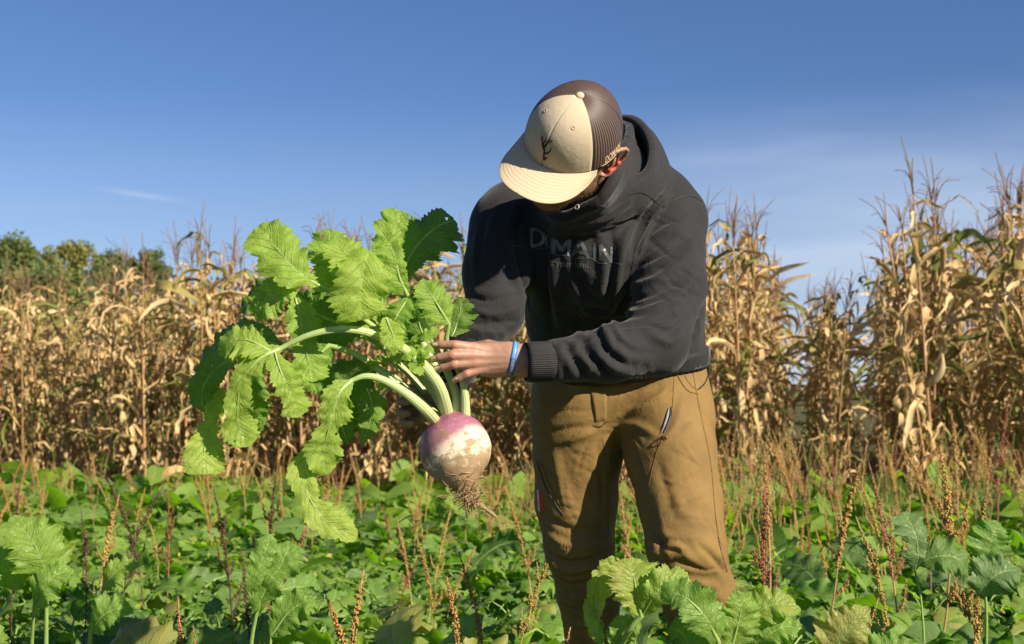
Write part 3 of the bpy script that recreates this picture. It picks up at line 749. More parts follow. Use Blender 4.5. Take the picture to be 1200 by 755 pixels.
def weeds():
    wr = np.random.default_rng(31)
    kinds = [('brown', 0.1, 'slim'), ('brown', .25, 'fat'), ('rusty', .38, 'fat'), ('golden', .0, 'slim'), ('pink', .56, 'slim'), ('red', .68, 'slim'), ('blackish', .85, 'slim'), ('green', 1.0, 'slim')]
    prot = {}
    for i, (nm, t, stl) in enumerate(kinds):
        prot[nm] = []
        for k in range(3):
            S, Hd, Lf = weed(1000 + i * 10 + k, .62, t, stl)
            prot[nm].append([('stem', S.mesh('stem', [M['weed_stem']])), ('seed_head', Hd.mesh('seed_head', [M['seed']], smooth=False)), ('leaf', Lf.mesh('weed_leaf', [M['field_leaf']]))])
    def pick(px, y):
        if px < 160 and y < 7: return 'blackish' if wr.random() < .6 else 'brown'
        r = wr.random()
        if px < 460 and y < 7 and r < .3: return wr.choice(['rusty', 'blackish', 'pink'])
        if px > 860 and y > 7 and r < .3: return 'green'
        return wr.choice(['brown', 'rusty', 'golden', 'brown', 'pink', 'rusty'], p=[.27, .22, .2, .2, .05, .06]) if r < .93 else 'red'
    spots = []
    # hand placed ones in the foreground: (px, top py, depth, kind)
    for px, py, d, kd in [(400, 668, 2.95, 'rusty'), (438, 655, 3.0, 'rusty'), (548, 672, 3.1, 'rusty'), (560, 648, 3.3, 'rusty'), (590, 600, 3.7, 'golden'), (213, 700, 2.7, 'pink'), (262, 735, 2.6, 'pink'),
                          (636, 730, 2.7, 'rusty'), (300, 640, 3.4, 'blackish'), (95, 600, 4.2, 'blackish'), (118, 580, 4.4, 'brown'), (18, 562, 4.6, 'blackish'), (172, 545, 5.0, 'blackish'), (148, 572, 4.8, 'blackish'),
                          (278, 560, 4.2, 'blackish'), (300, 565, 4.2, 'pink'), (322, 548, 4.4, 'blackish'), (905, 560, 3.5, 'red'), (965, 530, 4.4, 'brown'), (900, 520, 5.0, 'rusty'), (1055, 545, 4.0, 'pink'), (1090, 520, 4.2, 'brown'),
                          (1130, 560, 3.9, 'brown'), (1048, 600, 3.6, 'golden'), (985, 700, 2.9, 'golden'), (1165, 470, 7.5, 'red'), (1150, 690, 3.0, 'brown'), (1115, 476, 7.5, 'brown'), (1145, 452, 7.8, 'green')]:
        tp = P(px, py, d); spots.append((tp.x, tp.y, max(.25, tp.z + .02), kd))
    tries = 0
    while len(spots) < 190 and tries < 9000:
        tries += 1
        px = wr.uniform(-60, 1260)
        if px > 830: y = wr.uniform(5.0, 9.2); h = wr.uniform(.45, .78) if y > 6.5 else wr.uniform(.40, .62)
        elif px > 420: y = wr.uniform(4.6, 10.5); h = wr.uniform(.36, .62)
        else: y = wr.uniform(7.2, 11.0) if wr.random() < .85 else wr.uniform(5, 8); h = wr.uniform(.34, .60)
        x = (px - 600) / 1500 * y
        if y > front_y(x) - .1: continue
        spots.append((x, y, h, pick(px, y)))
    for (x, y, h, kd) in spots:
        side = 'left of the man' if x < MAN_X * y / 3.0 - .1 else 'right of the man'
        dist = 'close to the camera' if y < 3.6 else ('in the middle of the crop' if y < 6 else 'in the band before the corn')
        shape = {'brown': 'brown seed spikes', 'rusty': 'thick rusty seed spikes', 'golden': 'golden seed spikes', 'pink': 'pinkish seed spikes', 'red': 'crimson seed spikes', 'blackish': 'blackish dead spikes', 'green': 'green feathery spikes'}[kd]
        e = empty('pigweed', (x, y, -.02), 'weed with %s %s, %s' % (shape, {'close to the camera': 'in front', 'in the middle of the crop': 'mid crop', 'in the band before the corn': 'near corn'}[dist], zone(600 + x / y * 1500)), 'weed', 'weeds with %s %s, %s' % (shape, dist, zone(600 + x / y * 1500)))
        s = h / .62; e.scale = (max(.8, s), max(.8, s), s); e.rotation_euler = (wr.normal(0, .08), wr.normal(0, .08), wr.uniform(0, 6.28))
        for nm, me in prot[kd][wr.integers(3)]:
            o = bpy.data.objects.new(nm, me); COL.objects.link(o); o.parent = e
    # the further weeds before the corn, joined
    packs = []
    for k in range(8):
        S, Hd, Lf = weed(2000 + k, .6, [.1, 1.0, .0, .3, .0, .15, .5, 1.0][k], 'slim', lod=1)
        packs.append(([np.vstack(S.v), np.vstack(S.f), np.concatenate(S.c)], [np.vstack(Hd.v), np.vstack(Hd.f), np.concatenate(Hd.c)]))
    A = Acc(); n = 0
    while n < 480:
        px = wr.uniform(-150, 1350); y = wr.uniform(6.5, 12.2); x = (px - 600) / 1500 * y
        if y > front_y(x) + .3 or (px < 560 and (y < 9 or wr.random() < .75)) or (px > 500 and y < 7.2): continue
        k = wr.integers(8)
        if k == 6 and wr.random() < .6: continue
        a = wr.uniform(0, 6.28); ca, sa = math.cos(a), math.sin(a); s = wr.uniform(.65, 1.15) * (1.15 if px > 830 else .8)
        Rm = np.array([[ca, -sa, wr.normal(0, .1)], [sa, ca, wr.normal(0, .1)], [0, 0, 1]])
        for (V, F, C), mi in zip(packs[k], (0, 1)):
            A.v.append(V @ Rm.T * s + [x, y, -.02]); A.f.append(F + A.n); A.uv.append(np.zeros((len(V), 2))); A.m.append(np.full(len(F), mi)); A.c.append(C); A.n += len(V)
        n += 1
    me = A.mesh('weed_band', [M['weed_stem'], M['seed']], smooth=False)
    obj('weed_band', me, label='thick band of brown seeding weeds along the foot of the corn', cat='weeds', kind='stuff')
    print('weed faces', len(me.polygons))
weeds()
# ------------------------------------------------------------------ implicit surfaces -> clean continuous meshes
def cone(a, b, ra, rb):
    """distance to a round cone from a (radius ra) to b (radius rb)"""
    a = np.asarray(a, float); b = np.asarray(b, float)
    def f(p):
        ba = b - a; l2 = ba @ ba; rr = ra - rb; a2 = l2 - rr * rr; il2 = 1.0 / max(l2, 1e-12)
        pa = p - a; y = pa @ ba; z = y - l2
        x2 = ((pa * l2 - ba[None, :] * y[:, None]) ** 2).sum(1); y2 = y * y * l2; z2 = z * z * l2
        k = np.sign(rr) * rr * rr * x2
        d = (np.sqrt(x2 * max(a2, 1e-12) * il2) + y * rr) * il2 - ra
        m1 = np.sign(z) * a2 * z2 > k; d = np.where(m1, np.sqrt(x2 + z2) * il2 - rb, d)
        m2 = (np.sign(y) * a2 * y2 < k) & ~m1; d = np.where(m2, np.sqrt(x2 + y2) * il2 - ra, d)
        return d
    return f
def chain(pts, rs):
    return [cone(pts[i], pts[i + 1], rs[i], rs[i + 1]) for i in range(len(pts) - 1)]
def ellip(c, axes, rad):
    """ellipsoid; axes = 3x3 rows"""
    c = np.asarray(c, float); A = np.asarray(axes, float); rad = np.asarray(rad, float)
    def f(p):
        q = (p - c) @ A.T; k0 = np.sqrt(((q / rad) ** 2).sum(1)); k1 = np.sqrt(((q / rad ** 2) ** 2).sum(1))
        return k0 * (k0 - 1) / np.maximum(k1, 1e-9)
    return f
def smin(a, b, k):
    if k <= 0: return np.minimum(a, b)
    h = np.maximum(k - np.abs(a - b), 0) / k
    return np.minimum(a, b) - h * h * h * k / 6
def union(fs, k):
    def f(p):
        d = fs[0](p)
        for g in fs[1:]: d = smin(d, g(p), k)
        return d
    return f
def mesh_sdf(f, lo, hi, h, B=8):
    lo = np.asarray(lo, float); hi = np.asarray(hi, float)
    nb = np.ceil((hi - lo) / (h * B)).astype(int)
    bi = np.stack(np.meshgrid(*[np.arange(n) for n in nb], indexing='ij'), -1).reshape(-1, 3)
    cen = lo + (bi + .5) * h * B
    dc = np.concatenate([f(c) for c in np.array_split(cen, max(1, len(cen) // 60000))])
    bi = bi[np.abs(dc) < h * B * .87 * 1.35]
    g = np.arange(B + 1); G = np.stack(np.meshgrid(g, g, g, indexing='ij'), -1)       # (9,9,9,3)
    N = nb * B + 2
    key = lambda c: (c[..., 0] * N[1] + c[..., 1]) * N[2] + c[..., 2]
    keys = []; verts = []; edges = [[], [], []]
    for ch in np.array_split(bi, max(1, len(bi) // 300)):
        ip = ch[:, None, None, None, :] * B + G[None]
        D = f((lo + ip * h).reshape(-1, 3)).reshape(ip.shape[:-1])
        S = D < 0
        # cells
        s = [S[:, i:i + B, j:j + B, k:k + B] for i in (0, 1) for j in (0, 1) for k in (0, 1)]
        act = np.any(s, axis=0) & ~np.all(s, axis=0)
        w = np.argwhere(act); b_, x, y, z = w.T
        acc = np.zeros((len(w), 3)); cnt = np.zeros(len(w))
        cor = [(i, j, k) for i in (0, 1) for j in (0, 1) for k in (0, 1)]
        for a in cor:
            for ax in range(3):
                if a[ax]: continue
                c = list(a); c[ax] = 1
                d0 = D[b_, x + a[0], y + a[1], z + a[2]]; d1 = D[b_, x + c[0], y + c[1], z + c[2]]
                m = (d0 < 0) != (d1 < 0); t = np.where(m, d0 / np.where(m, d0 - d1, 1), 0)
                p = np.array(a, float)[None] + 0 * acc; p[:, ax] += t
                acc += p * m[:, None]; cnt += m
        cell = ch[b_] * B + np.stack([x, y, z], 1)
        keys.append(key(cell)); verts.append(lo + (cell + acc / cnt[:, None]) * h)
        for ax in range(3):
            e1 = [slice(0, B)] * 3; e2 = [slice(0, B)] * 3; e2[ax] = slice(1, B + 1)
            A_ = S[(slice(None), *e1)]; B_ = S[(slice(None), *e2)]
            q = np.argwhere(A_ != B_); c = ch[q[:, 0]] * B + q[:, 1:]
            edges[ax].append(np.concatenate([c, A_[tuple(q.T)][:, None]], 1))
    keys = np.concatenate(keys); verts = np.vstack(verts); o = np.argsort(keys); ks = keys[o]
    faces = []
    for ax in range(3):
        e = np.vstack(edges[ax]); c = e[:, :3]; sg = e[:, 3].astype(bool)
        a1, a2 = (ax + 1) % 3, (ax + 2) % 3
        idx = []; ok = np.ones(len(c), bool)
        for d1, d2 in ((-1, -1), (0, -1), (0, 0), (-1, 0)):
            cc = c.copy(); cc[:, a1] += d1; cc[:, a2] += d2
            k = key(cc); i = np.clip(np.searchsorted(ks, k), 0, len(ks) - 1); ok &= ks[i] == k; idx.append(o[i])
        q = np.stack(idx, 1)[ok]; sg = sg[ok]
        q[~sg] = q[~sg][:, ::-1]; faces.append(q)
    return verts, np.vstack(faces)
def vnormals(v, f):
    n = np.cross(v[f[:, 2]] - v[f[:, 0]], v[f[:, 3]] - v[f[:, 1]]); out_ = np.zeros_like(v)
    for k in range(4):
        for c in range(3): out_[:, c] += np.bincount(f[:, k], n[:, c], len(v))
    return norm(out_)
def relax(v, f, it=2, lam=.5):
    e = np.vstack([f[:, [0, 1]], f[:, [1, 2]], f[:, [2, 3]], f[:, [3, 0]]])
    deg = np.bincount(e.ravel(), minlength=len(v)).astype(float)
    for _ in range(it):
        s = np.zeros_like(v)
        for k in range(3):
            s[:, k] = np.bincount(e[:, 0], v[e[:, 1], k], len(v)) + np.bincount(e[:, 1], v[e[:, 0], k], len(v))
        v = v * (1 - lam) + lam * s / np.maximum(deg, 1)[:, None]
    return v
def make_bvh(v, f): return BVHTree.FromPolygons(v.tolist(), f.tolist())
def near_bvh(v, f, c, r):
    k = np.linalg.norm(v[f[:, 0]] - c, axis=1) < r; g = f[k]; u, inv = np.unique(g, return_inverse=True); return make_bvh(v[u], inv.reshape(g.shape))
CAMP = Vector((0, 0, CAM_H))
def cast(bvh, px, py, fallback=2.8):
    d = (P(px, py, 1.0) - CAMP).normalized()
    h = bvh.ray_cast(CAMP, d)
    return (h[0], h[1]) if h[0] is not None else (None, None)
def folds(v, n, bvh, lst, step=.008):
    """raise soft ridges (amp > 0) or press creases (amp < 0) along lines laid over the surface"""
    disp = np.zeros(len(v))
    for line, w, amp in lst:
        ln = catmull(line, 24); pts = []
        for q in ln:
            p, _ = cast(bvh, q[0], q[1])
            if p is not None: pts.append(tuple(p))
        if len(pts) < 4: continue
        pts = np.array(pts)
        # drop jumps between near and far surfaces
        jump = np.linalg.norm(np.diff(pts, axis=0), axis=1); good = np.r_[True, jump < .06]
        pts = pts[good]
        if len(pts) < 4: continue
        seg = np.linalg.norm(np.diff(pts, axis=0), axis=1); s = np.r_[0, np.cumsum(seg)]; L = s[-1]
        m = max(6, int(L / step)); uu = np.linspace(0, L, m); pts = np.stack([np.interp(uu, s, pts[:, i]) for i in range(3)], 1)
        tp = np.sin(np.pi * np.clip((np.arange(m) + .7) / (m + .4), 0, 1)) ** .6
        lo, hi = pts.min(0) - 3 * w, pts.max(0) + 3 * w
        I = np.where(np.all((v > lo) & (v < hi), axis=1))[0]
        if not len(I): continue
        for J in np.array_split(I, max(1, len(I) // 20000)):
            d = np.linalg.norm(v[J][:, None, :] - pts[None], axis=2); k = d.argmin(1); dm = d[np.arange(len(J)), k]
            core = np.exp(-(dm / w) ** 2) if amp > 0 else np.exp(-np.abs(dm / (.88 * w)) ** 1.6)
            a = amp * tp[k] * (core - .42 * np.exp(-(dm / (2.1 * w)) ** 2))
            disp[J] += a
    return v + n * disp[:, None]
# ------------------------------------------------------------------ the man: materials
def cloth_mat(name, col, col2, rough, weave, wstr, sheen=0.0, spec=0.2, dust=None, crumple=.30):
    t = NT(name); ob = t.tex('Object')
    c = t.mix(t.rng(t.noise(ob, 14, 5), .35, .7), col, col2)
    if dust: c = t.mix(t.math('MULTIPLY', t.rng(t.noise(ob, 90, 3, .6), .62, .78), .35), c, dust)
    w1 = t.noise(ob, weave, 2, .6); w2 = t.noise(ob, weave / 9, 4)
    cr1 = t.noise(ob, 30, 4, .55, 1.6); n1 = t.bump(w1, wstr, .0012); n2 = t.bump(w2, .22, .004, n1); n2 = t.bump(cr1, crumple, .006, n2)
    return t.end(t.bsdf(c, rough, spec, n2, Sheen_Weight=sheen))
M['hoodie'] = cloth_mat('hoodie_cloth', (0.0185, 0.0185, 0.020), (0.0125, 0.0125, 0.0145), .8, 700, .25, .10, .2)
M['hoodie_rib'] = cloth_mat('hoodie_rib', (0.019, 0.018, 0.0185), (0.014, 0.0135, 0.0145), .7, 500, .3, .05, .25)
M['pants'] = cloth_mat('pants_cloth', (0.192, 0.120, 0.038), (0.148, 0.091, 0.030), .75, 650, .2, .03, .22)
M['pants_seam'] = cloth_mat('pants_seam', (0.13, 0.075, 0.028), (0.10, 0.06, 0.024), .8, 500, .2)
M['cap_tan'] = cloth_mat('cap_tan', (0.44, 0.372, 0.268), (0.395, 0.33, 0.235), .8, 800, .3, .03, crumple=.05)
M['dark_thread'] = simple('dark_thread', (0.035, 0.018, 0.012), .8, .2)
M['pale_thread'] = simple('pale_thread', (0.55, 0.42, 0.26), .7, .2, .1)
M['black'] = simple('black_rubber', (0.012, 0.012, 0.014), .5, .4, .1)
M['metal'] = simple('metal', (0.45, 0.40, 0.30), .35, .8, .1)
M['red_tag'] = simple('red_tag', (0.55, 0.03, 0.02), .6, .3, .1)
M['white_tag'] = simple('white_tag', (0.6, 0.6, 0.62), .6, .3, .1)
M['print'] = simple('screen_print', (0.062, 0.070, 0.072), .38, .55, .1, 60)
M['lining'] = simple('pocket_lining', (0.26, 0.27, 0.30), .7, .2, .1)
M['shirt'] = cloth_mat('shirt', (0.10, 0.115, 0.15), (0.08, 0.09, 0.12), .8, 600, .2)
M['boot'] = simple('boot', (0.05, 0.032, 0.02), .7, .3, .3)
def mesh_cap_mat():
    t = NT('cap_mesh'); uvn = t.n('ShaderNodeUVMap'); uvn.uv_map = 'UVMap'
    s = t.n('ShaderNodeSeparateXYZ'); t.l(uvn.outputs[0], s.inputs[0])
    rib = t.math('ABSOLUTE', t.math('SUBTRACT', t.math('FRACT', t.math('MULTIPLY', s.outputs[1], 92)), .5))
    row = t.math('ABSOLUTE', t.math('SUBTRACT', t.math('FRACT', t.math('MULTIPLY', s.outputs[0], 60)), .5))
    hole = t.math('MULTIPLY', t.rng(rib, .12, .3), t.rng(row, .1, .35))
    c = t.mix(t.rng(rib, .1, .4), (0.135, 0.085, 0.068), (0.014, 0.008, 0.007)); c = t.mix(hole, c, (0.014, 0.008, 0.008))
    return t.end(t.bsdf(c, .5, .45, t.bump(t.math('MULTIPLY', rib, -1.0), .5, .0015)))
M['cap_mesh'] = mesh_cap_mat()
def skin_mat():
    t = NT('skin'); ob = t.tex('Object'); beard = t.attr('beard'); red = t.attr('red')
    c = t.mix(t.rng(t.noise(ob, 35, 5), .3, .75), (0.335, 0.200, 0.140), (0.275, 0.145, 0.098))
    c = t.mix(t.math('MULTIPLY', t.rng(t.noise(ob, 160, 2), .55, .8), .25), c, (0.36, 0.225, 0.16))
    c = t.mix(red, c, (0.50, 0.10, 0.06))
    bn = t.noise(ob, 420, 2, .7)
    c = t.mix(t.math('MULTIPLY', beard, t.rng(bn, .3, .6, .35, .9)), c, (0.19, 0.095, 0.045))
    lines = t.n('ShaderNodeTexWave'); lines.inputs['Scale'].default_value = 60; lines.inputs['Distortion'].default_value = 7; t.l(ob, lines.inputs['Vector'])
    b = t.bump(t.noise(ob, 260, 3), .25, .0012); b = t.bump(t.noise(ob, 60, 3), .25, .003, b)
    return t.end(t.bsdf(c, .48, .4, b, Subsurface_Weight=.12, Subsurface_Radius=(.012, .004, .002)))
M['skin'] = skin_mat()
M['nail'] = simple('nail', (0.60, 0.42, 0.35), .3, .5, .05)
M['eye_white'] = simple('eye_white', (0.75, 0.72, 0.68), .2, .6, .02)
M['hair'] = simple('hair', (0.13, 0.065, 0.03), .6, .3, .3)

man = empty('person', (MAN_X, MAN_Y, 0), 'man in a black hoodie and tan cap bending over to hold up a huge turnip', 'person')
def bounds(*pts, pad=.2):
    a = np.array([list(p) for p in pts]); return a.min(0) - pad, a.max(0) + pad
def A3(p): return np.array(list(p))

# head frame
Hc = A3(P(670, 166, 2.44))
hU = norm(A3(V3(.07, .57, .81))); hF = A3(V3(-.58, -.60, .54)); hF = norm(hF - hU * (hF @ hU)); hL = np.cross(hU, hF)
def hp(l, f, u): return Hc + hL * l + hF * f + hU * u

wrk = random.Random(5)
def crinkles(axis, n, half, w, amp):
    out_ = []
    for _ in range(n):
        t = wrk.random(); c_ = catmull(np.array(axis, float), 50)[int(t * 49)]; nx = catmull(np.array(axis, float), 50); i = min(48, int(t * 49)); d = nx[i + 1] - nx[i]; d = d / np.linalg.norm(d)
        a_ = math.pi / 2 + wrk.uniform(-.75, .75); e = np.array([d[0] * math.cos(a_) - d[1] * math.sin(a_), d[0] * math.sin(a_) + d[1] * math.cos(a_)])
        o_ = c_ + np.array([-d[1], d[0]]) * wrk.uniform(-.7, .7) * half; l = wrk.uniform(.35, .9) * half; bow = wrk.uniform(-.25, .25) * l
        out_.append(([tuple(o_ - e * l), tuple(o_ + np.array([-e[1], e[0]]) * bow), tuple(o_ + e * l)], w * wrk.uniform(.8, 1.3), amp * wrk.choice((-1, -1, 1)) * wrk.uniform(.6, 1.2)))
    return out_
# ---- pants
PT = []
wl, wr_ = A3(P(680, 462, 3.02)), A3(P(775, 462, 3.01))
PT += [cone(wl, wr_, .108, .108), cone(A3(P(683, 428, 3.03)), A3(P(774, 425, 3.03)), .100, .100),
       cone(A3(P(683, 428, 3.03)), wl, .100, .106), cone(A3(P(774, 425, 3.03)), wr_, .100, .106), cone(wl, A3(P(680, 490, 3.03)), .108, .113), cone(wr_, A3(P(778, 490, 3.0)), .106, .115)]
legL = [P(680, 490, 3.03), P(677, 530, 3.04), P(675, 585, 3.05), P(679, 640, 3.03), P(689, 695, 3.07), P(697, 760, 3.12), P(702, 890, 3.17)]
legLr = [.113, .103, .096, .080, .072, .068, .070]
legR = [P(778, 490, 2.98), P(786, 530, 2.92), P(797, 590, 2.86), P(804, 640, 2.82), P(816, 690, 2.87), P(824, 740, 2.95), P(830, 890, 3.06)]
legRr = [.113, .101, .091, .085, .081, .074, .072]
def pants_sdf(p):
    core = union(PT, .02)(p); l = union(chain([A3(q) for q in legL], legLr), .03)(p); r = union(chain([A3(q) for q in legR], legRr), .03)(p)
    return smin(smin(core, l, .03), smin(core, r, .03), .012)
lo, hi = bounds(*legL, *legR, P(683, 420, 3.0), pad=.14); lo[2] = .10
pv, pf = mesh_sdf(pants_sdf, lo, hi, .0048)
pn = vnormals(pv, pf); pb = make_bvh(pv, pf)
PF = [  # creases and swells of the trousers
    ([(706, 497), (745, 480), (792, 455)], .013, .008), ([(705, 503), (742, 498), (772, 512)], .012, .007), ([(712, 490), (740, 468), (765, 452)], .010, .006),
    ([(700, 498), (668, 502), (636, 508)], .011, -.006), ([(698, 506), (670, 515), (640, 522)], .012, .005), ([(640, 470), (670, 462), (700, 452)], .014, -.005),
    ([(648, 520), (655, 560), (668, 600)], .018, .007), ([(700, 520), (706, 570), (704, 610)], .012, -.006), ([(716, 515), (712, 560), (716, 600)], .010, .004),
    ([(633, 590), (650, 612), (680, 622), (715, 615)], .012, -.008), ([(636, 622), (662, 640), (690, 640), (716, 628)], .013, .010),
    ([(638, 642), (655, 655), (685, 658), (716, 645)], .010, -.012), ([(640, 655), (665, 668), (695, 664), (720, 652)], .011, .012),
    ([(644, 672), (668, 684), (700, 680), (722, 668)], .010, -.013), ([(646, 688), (672, 700), (700, 694), (724, 684)], .011, .012),
    ([(650, 706), (678, 716), (706, 708), (726, 700)], .010, -.012), ([(654, 724), (682, 733), (710, 722)], .011, .011), ([(664, 650), (672, 690), (690, 730)], .010, .007),
    ([(762, 590), (772, 630), (778, 660)], .014, -.009), ([(760, 612), (778, 640), (806, 648)], .012, -.010), ([(762, 650), (790, 640), (812, 655)], .011, .010),
    ([(766, 668), (790, 658), (820, 668)], .011, -.012), ([(768, 690), (800, 680), (838, 688)], .013, .012), ([(776, 706), (808, 698), (846, 708)], .010, -.012),
    ([(780, 722), (812, 716), (850, 728)], .012, .011), ([(838, 600), (846, 640), (840, 668)], .010, .008), ([(820, 640), (836, 655), (850, 672)], .010, -.009),
    ([(786, 575), (800, 600), (822, 612)], .016, .005), ([(770, 540), (780, 570), (790, 600)], .018, -.005), ([(800, 470), (790, 500), (770, 528)], .012, .005),
    ([(815, 470), (828, 500), (834, 540)], .012, -.004), ([(808, 560), (830, 555), (842, 560)], .012, .003), ([(720, 462), (740, 456), (770, 450)], .010, -.006)]
PF += [([(697, 500), (672, 512), (650, 530)], .006, -.004), ([(700, 505), (684, 530), (676, 560)], .006, -.004), ([(712, 500), (736, 506), (752, 524)], .006, -.005), ([(640, 485), (662, 481), (688, 482)], .006, -.003),
       ([(742, 520), (752, 560), (760, 590)], .007, -.004), ([(790, 452), (772, 468), (752, 474)], .006, -.004), ([(640, 628), (660, 640), (690, 646)], .006, -.006), ([(645, 662), (668, 674), (700, 672)], .006, -.006), ([(700, 640), (716, 652), (724, 668)], .006, .005),
       ([(756, 626), (770, 634), (790, 633)], .006, -.006), ([(764, 662), (784, 652), (800, 654)], .005, -.006), ([(800, 660), (824, 668), (846, 664)], .006, -.005), ([(774, 696), (796, 690), (820, 694)], .006, -.006), ([(822, 606), (836, 622), (846, 648)], .006, -.005), ([(660, 560), (664, 590), (676, 614)], .006, -.003),
       ([(802, 520), (815, 540), (828, 548)], .006, .003), ([(776, 560), (790, 566), (812, 562)], .006, .003), ([(650, 700), (668, 712), (694, 706)], .006, -.005), ([(782, 712), (806, 707), (834, 714)], .006, -.006)]
PF += crinkles([(676, 520), (680, 640), (692, 730)], 20, 34, .007, .0026) + crinkles([(788, 500), (803, 630), (822, 730)], 20, 36, .007, .0026)
PF = [(a, b * .88, c * 1.3) for a, b, c in PF]
pv2 = folds(pv, pn, pb, PF) + pn * (wob(pv, 7, 3)[:, None] * .0022)

pants = obj('trousers', mk_mesh('trousers', pv2, pf, [M['pants']]), man)
pb = make_bvh(pv2, pf)
def surf_line(bvh, line, off, n=30):
    out_ = []
    for q in catmull(line, n):
        p, nn = cast(bvh, q[0], q[1])
        if p is not None and (not out_ or np.linalg.norm(A3(p) - out_[-1][0]) < .08): out_.append((A3(p) + A3(nn) * off, A3(nn)))
    return np.array([a for a, _ in out_]), np.array([b for _, b in out_])
def seam(bvh, line, r, mat, parent, name, off=0.0, n=30, label=None):
    c, nn = surf_line(bvh, line, off, n)
    if len(c) < 3: return
    a = Acc(); a.tube(c, r, 6); return obj(name, a.mesh(name, [mat]), parent, label=label)
def patch(bvh, corners, mat, parent, name, off=.0025, n=12, label=None, m=8):
    """a sewn piece lying on the cloth: quad of pixel corners (a b c d) wrapped onto the surface, with a real edge"""
    a, b, c, d = [np.array(q, float) for q in corners]; P0 = []; ok = True
    for i in range(n + 1):
        for j in range(m + 1):
            u, v = i / n, j / m; q = (a * (1 - v) + b * v) * (1 - u) + (d * (1 - v) + c * v) * u
            p, nn = cast(bvh, q[0], q[1])
            if p is None: return None
            e = 0.0 if (i in (0, n) or j in (0, m)) else 1.0
            P0.append(A3(p) + A3(nn) * (off * e - .0008 * (1 - e)))
    i, j = np.meshgrid(np.arange(n), np.arange(m), indexing='ij'); i = i.ravel(); j = j.ravel(); k = m + 1
    f = np.stack([i * k + j, (i + 1) * k + j, (i + 1) * k + j + 1, i * k + j + 1], 1)
    me = mk_mesh(name, np.array(P0), f, [mat]); return obj(name, me, parent, label=label)
seam(pb, [(812, 436), (817, 465), (824, 500), (833, 545), (838, 600), (844, 640), (852, 670)], .0011, M['pants_seam'], pants, 'seam', .0002, 60)
seam(pb, [(789, 430), (797, 446), (806, 458), (818, 462)], .0014, M['pants_seam'], pants, 'pocket_edge', .0003)
seam(pb, [(796, 428), (803, 442), (811, 453), (818, 457)], .0009, M['pants_seam'], pants, 'pocket_edge', .0003)
seam(pb, [(818, 457), (826, 449), (830, 438)], .0017, M['black'], pants, 'pocket_opening_shade', .0002)  # black strip painted as the shade inside the pocket mouth
seam(pb, [(790, 438), (789, 460), (788, 478)], .0008, M['pants_seam'], pants, 'seam', .0002)
seam(pb, [(777, 512), (768, 535), (760, 570)], .0010, M['pants_seam'], pants, 'seam', .0002)
seam(pb, [(706, 512), (710, 545), (712, 590), (713, 630)], .0008, M['pants_seam'], pants, 'seam', .0002)
# fly flap and its end
patch(pb, [(690, 452), (712, 448), (711, 494), (697, 496)], M['pants'], pants, 'fly_flap', .005)
seam(pb, [(697, 496), (704, 499), (712, 493)], .0012, M['pants_seam'], pants, 'fly_stitch', .004)
# open thigh pocket with pale lining, zip and cord pull
zl, zn = surf_line(pb, [(786, 477), (783, 490), (777, 508)], .0005, 16)
a = Acc(); a.tube(zl, np.sin(np.linspace(.15, 3.0, len(zl))) * .0075, 8, flat=.35); obj('pocket_opening_shade', a.mesh('pocket_opening_shade', [M['black']]), pants)  # flattened black tube stands for the shade in the open pocket
zl2 = zl + np.array([-.0035, -.003, 0]); a = Acc(); a.tube(zl2, np.sin(np.linspace(.15, 3.0, len(zl))) * .0032, 8, flat=.5); obj('pocket_lining', a.mesh('pocket_lining', [M['lining']]), pants, label='pale grey lining showing in the open thigh pocket')
c, nn = surf_line(pb, [(775, 513), (778, 519), (781, 523)], .003, 10); a = Acc()
for s_ in (-1, 1):
    loop = [c[0], c[0] + [s_ * .006, -.002, -.005], c[0] + [s_ * .008, -.003, -.013], c[0] + [s_ * .002, -.002, -.018]]; a.tube(catmull(loop, 10), .0013, 6)
a.tube(catmull([c[0], c[0] + [.008, -.003, .002], c[0] + [.013, -.002, -.009]], 8), .0012, 6)
obj('zip_pull', a.mesh('zip_pull', [M['dark_thread']]), pants)
seam(pb, [(629, 540), (640, 572), (652, 592), (660, 604)], .0016, M['black'], pants, 'pocket_zip', .0004)
seam(pb, [(634, 540), (645, 570), (658, 596)], .0008, M['pants_seam'], pants, 'seam', .0004)
patch(pb, [(631.5, 573), (635, 577), (637, 599), (633, 599)], M['red_tag'], pants, 'tag', .002, label='small red tag on the outer thigh pocket')
patch(pb, [(630, 573), (631.5, 573), (633, 600), (631.5, 600)], M['white_tag'], pants, 'tag', .0025, label='thin white edge of the thigh tag')
# boots
for nm, q in (('boot', legL), ('boot', legR)):
    b0 = A3(q[-1]); b0[2] = .0
    f_ = union([cone(b0 + [0, 0, .20], b0 + [0, .02, .07], .052, .050), cone(b0 + [0, .03, .055], b0 + [0, -.08, .05], .048, .044), cone(b0 + [0, -.08, .045], b0 + [.0, -.17, .035], .046, .038)], .03)
    bf = lambda p, f_=f_: np.maximum(f_(p), .006 - p[:, 2])
    v, f = mesh_sdf(bf, b0 + [-.12, -.26, -.02], b0 + [.12, .14, .3], .008); bo = obj('boot', mk_mesh('boot', v, f, [M['boot']]), man)
    s_ = union([cone(b0 + [0, .04, .012], b0 + [0, -.17, .012], .052, .046)], .01); sf = lambda p, s_=s_: np.maximum(s_(p), np.abs(p[:, 2] - .008) - .012)
    v, f = mesh_sdf(sf, b0 + [-.12, -.26, -.03], b0 + [.12, .14, .06], .006); obj('sole', mk_mesh('sole', v, f, [M['black']]), bo)

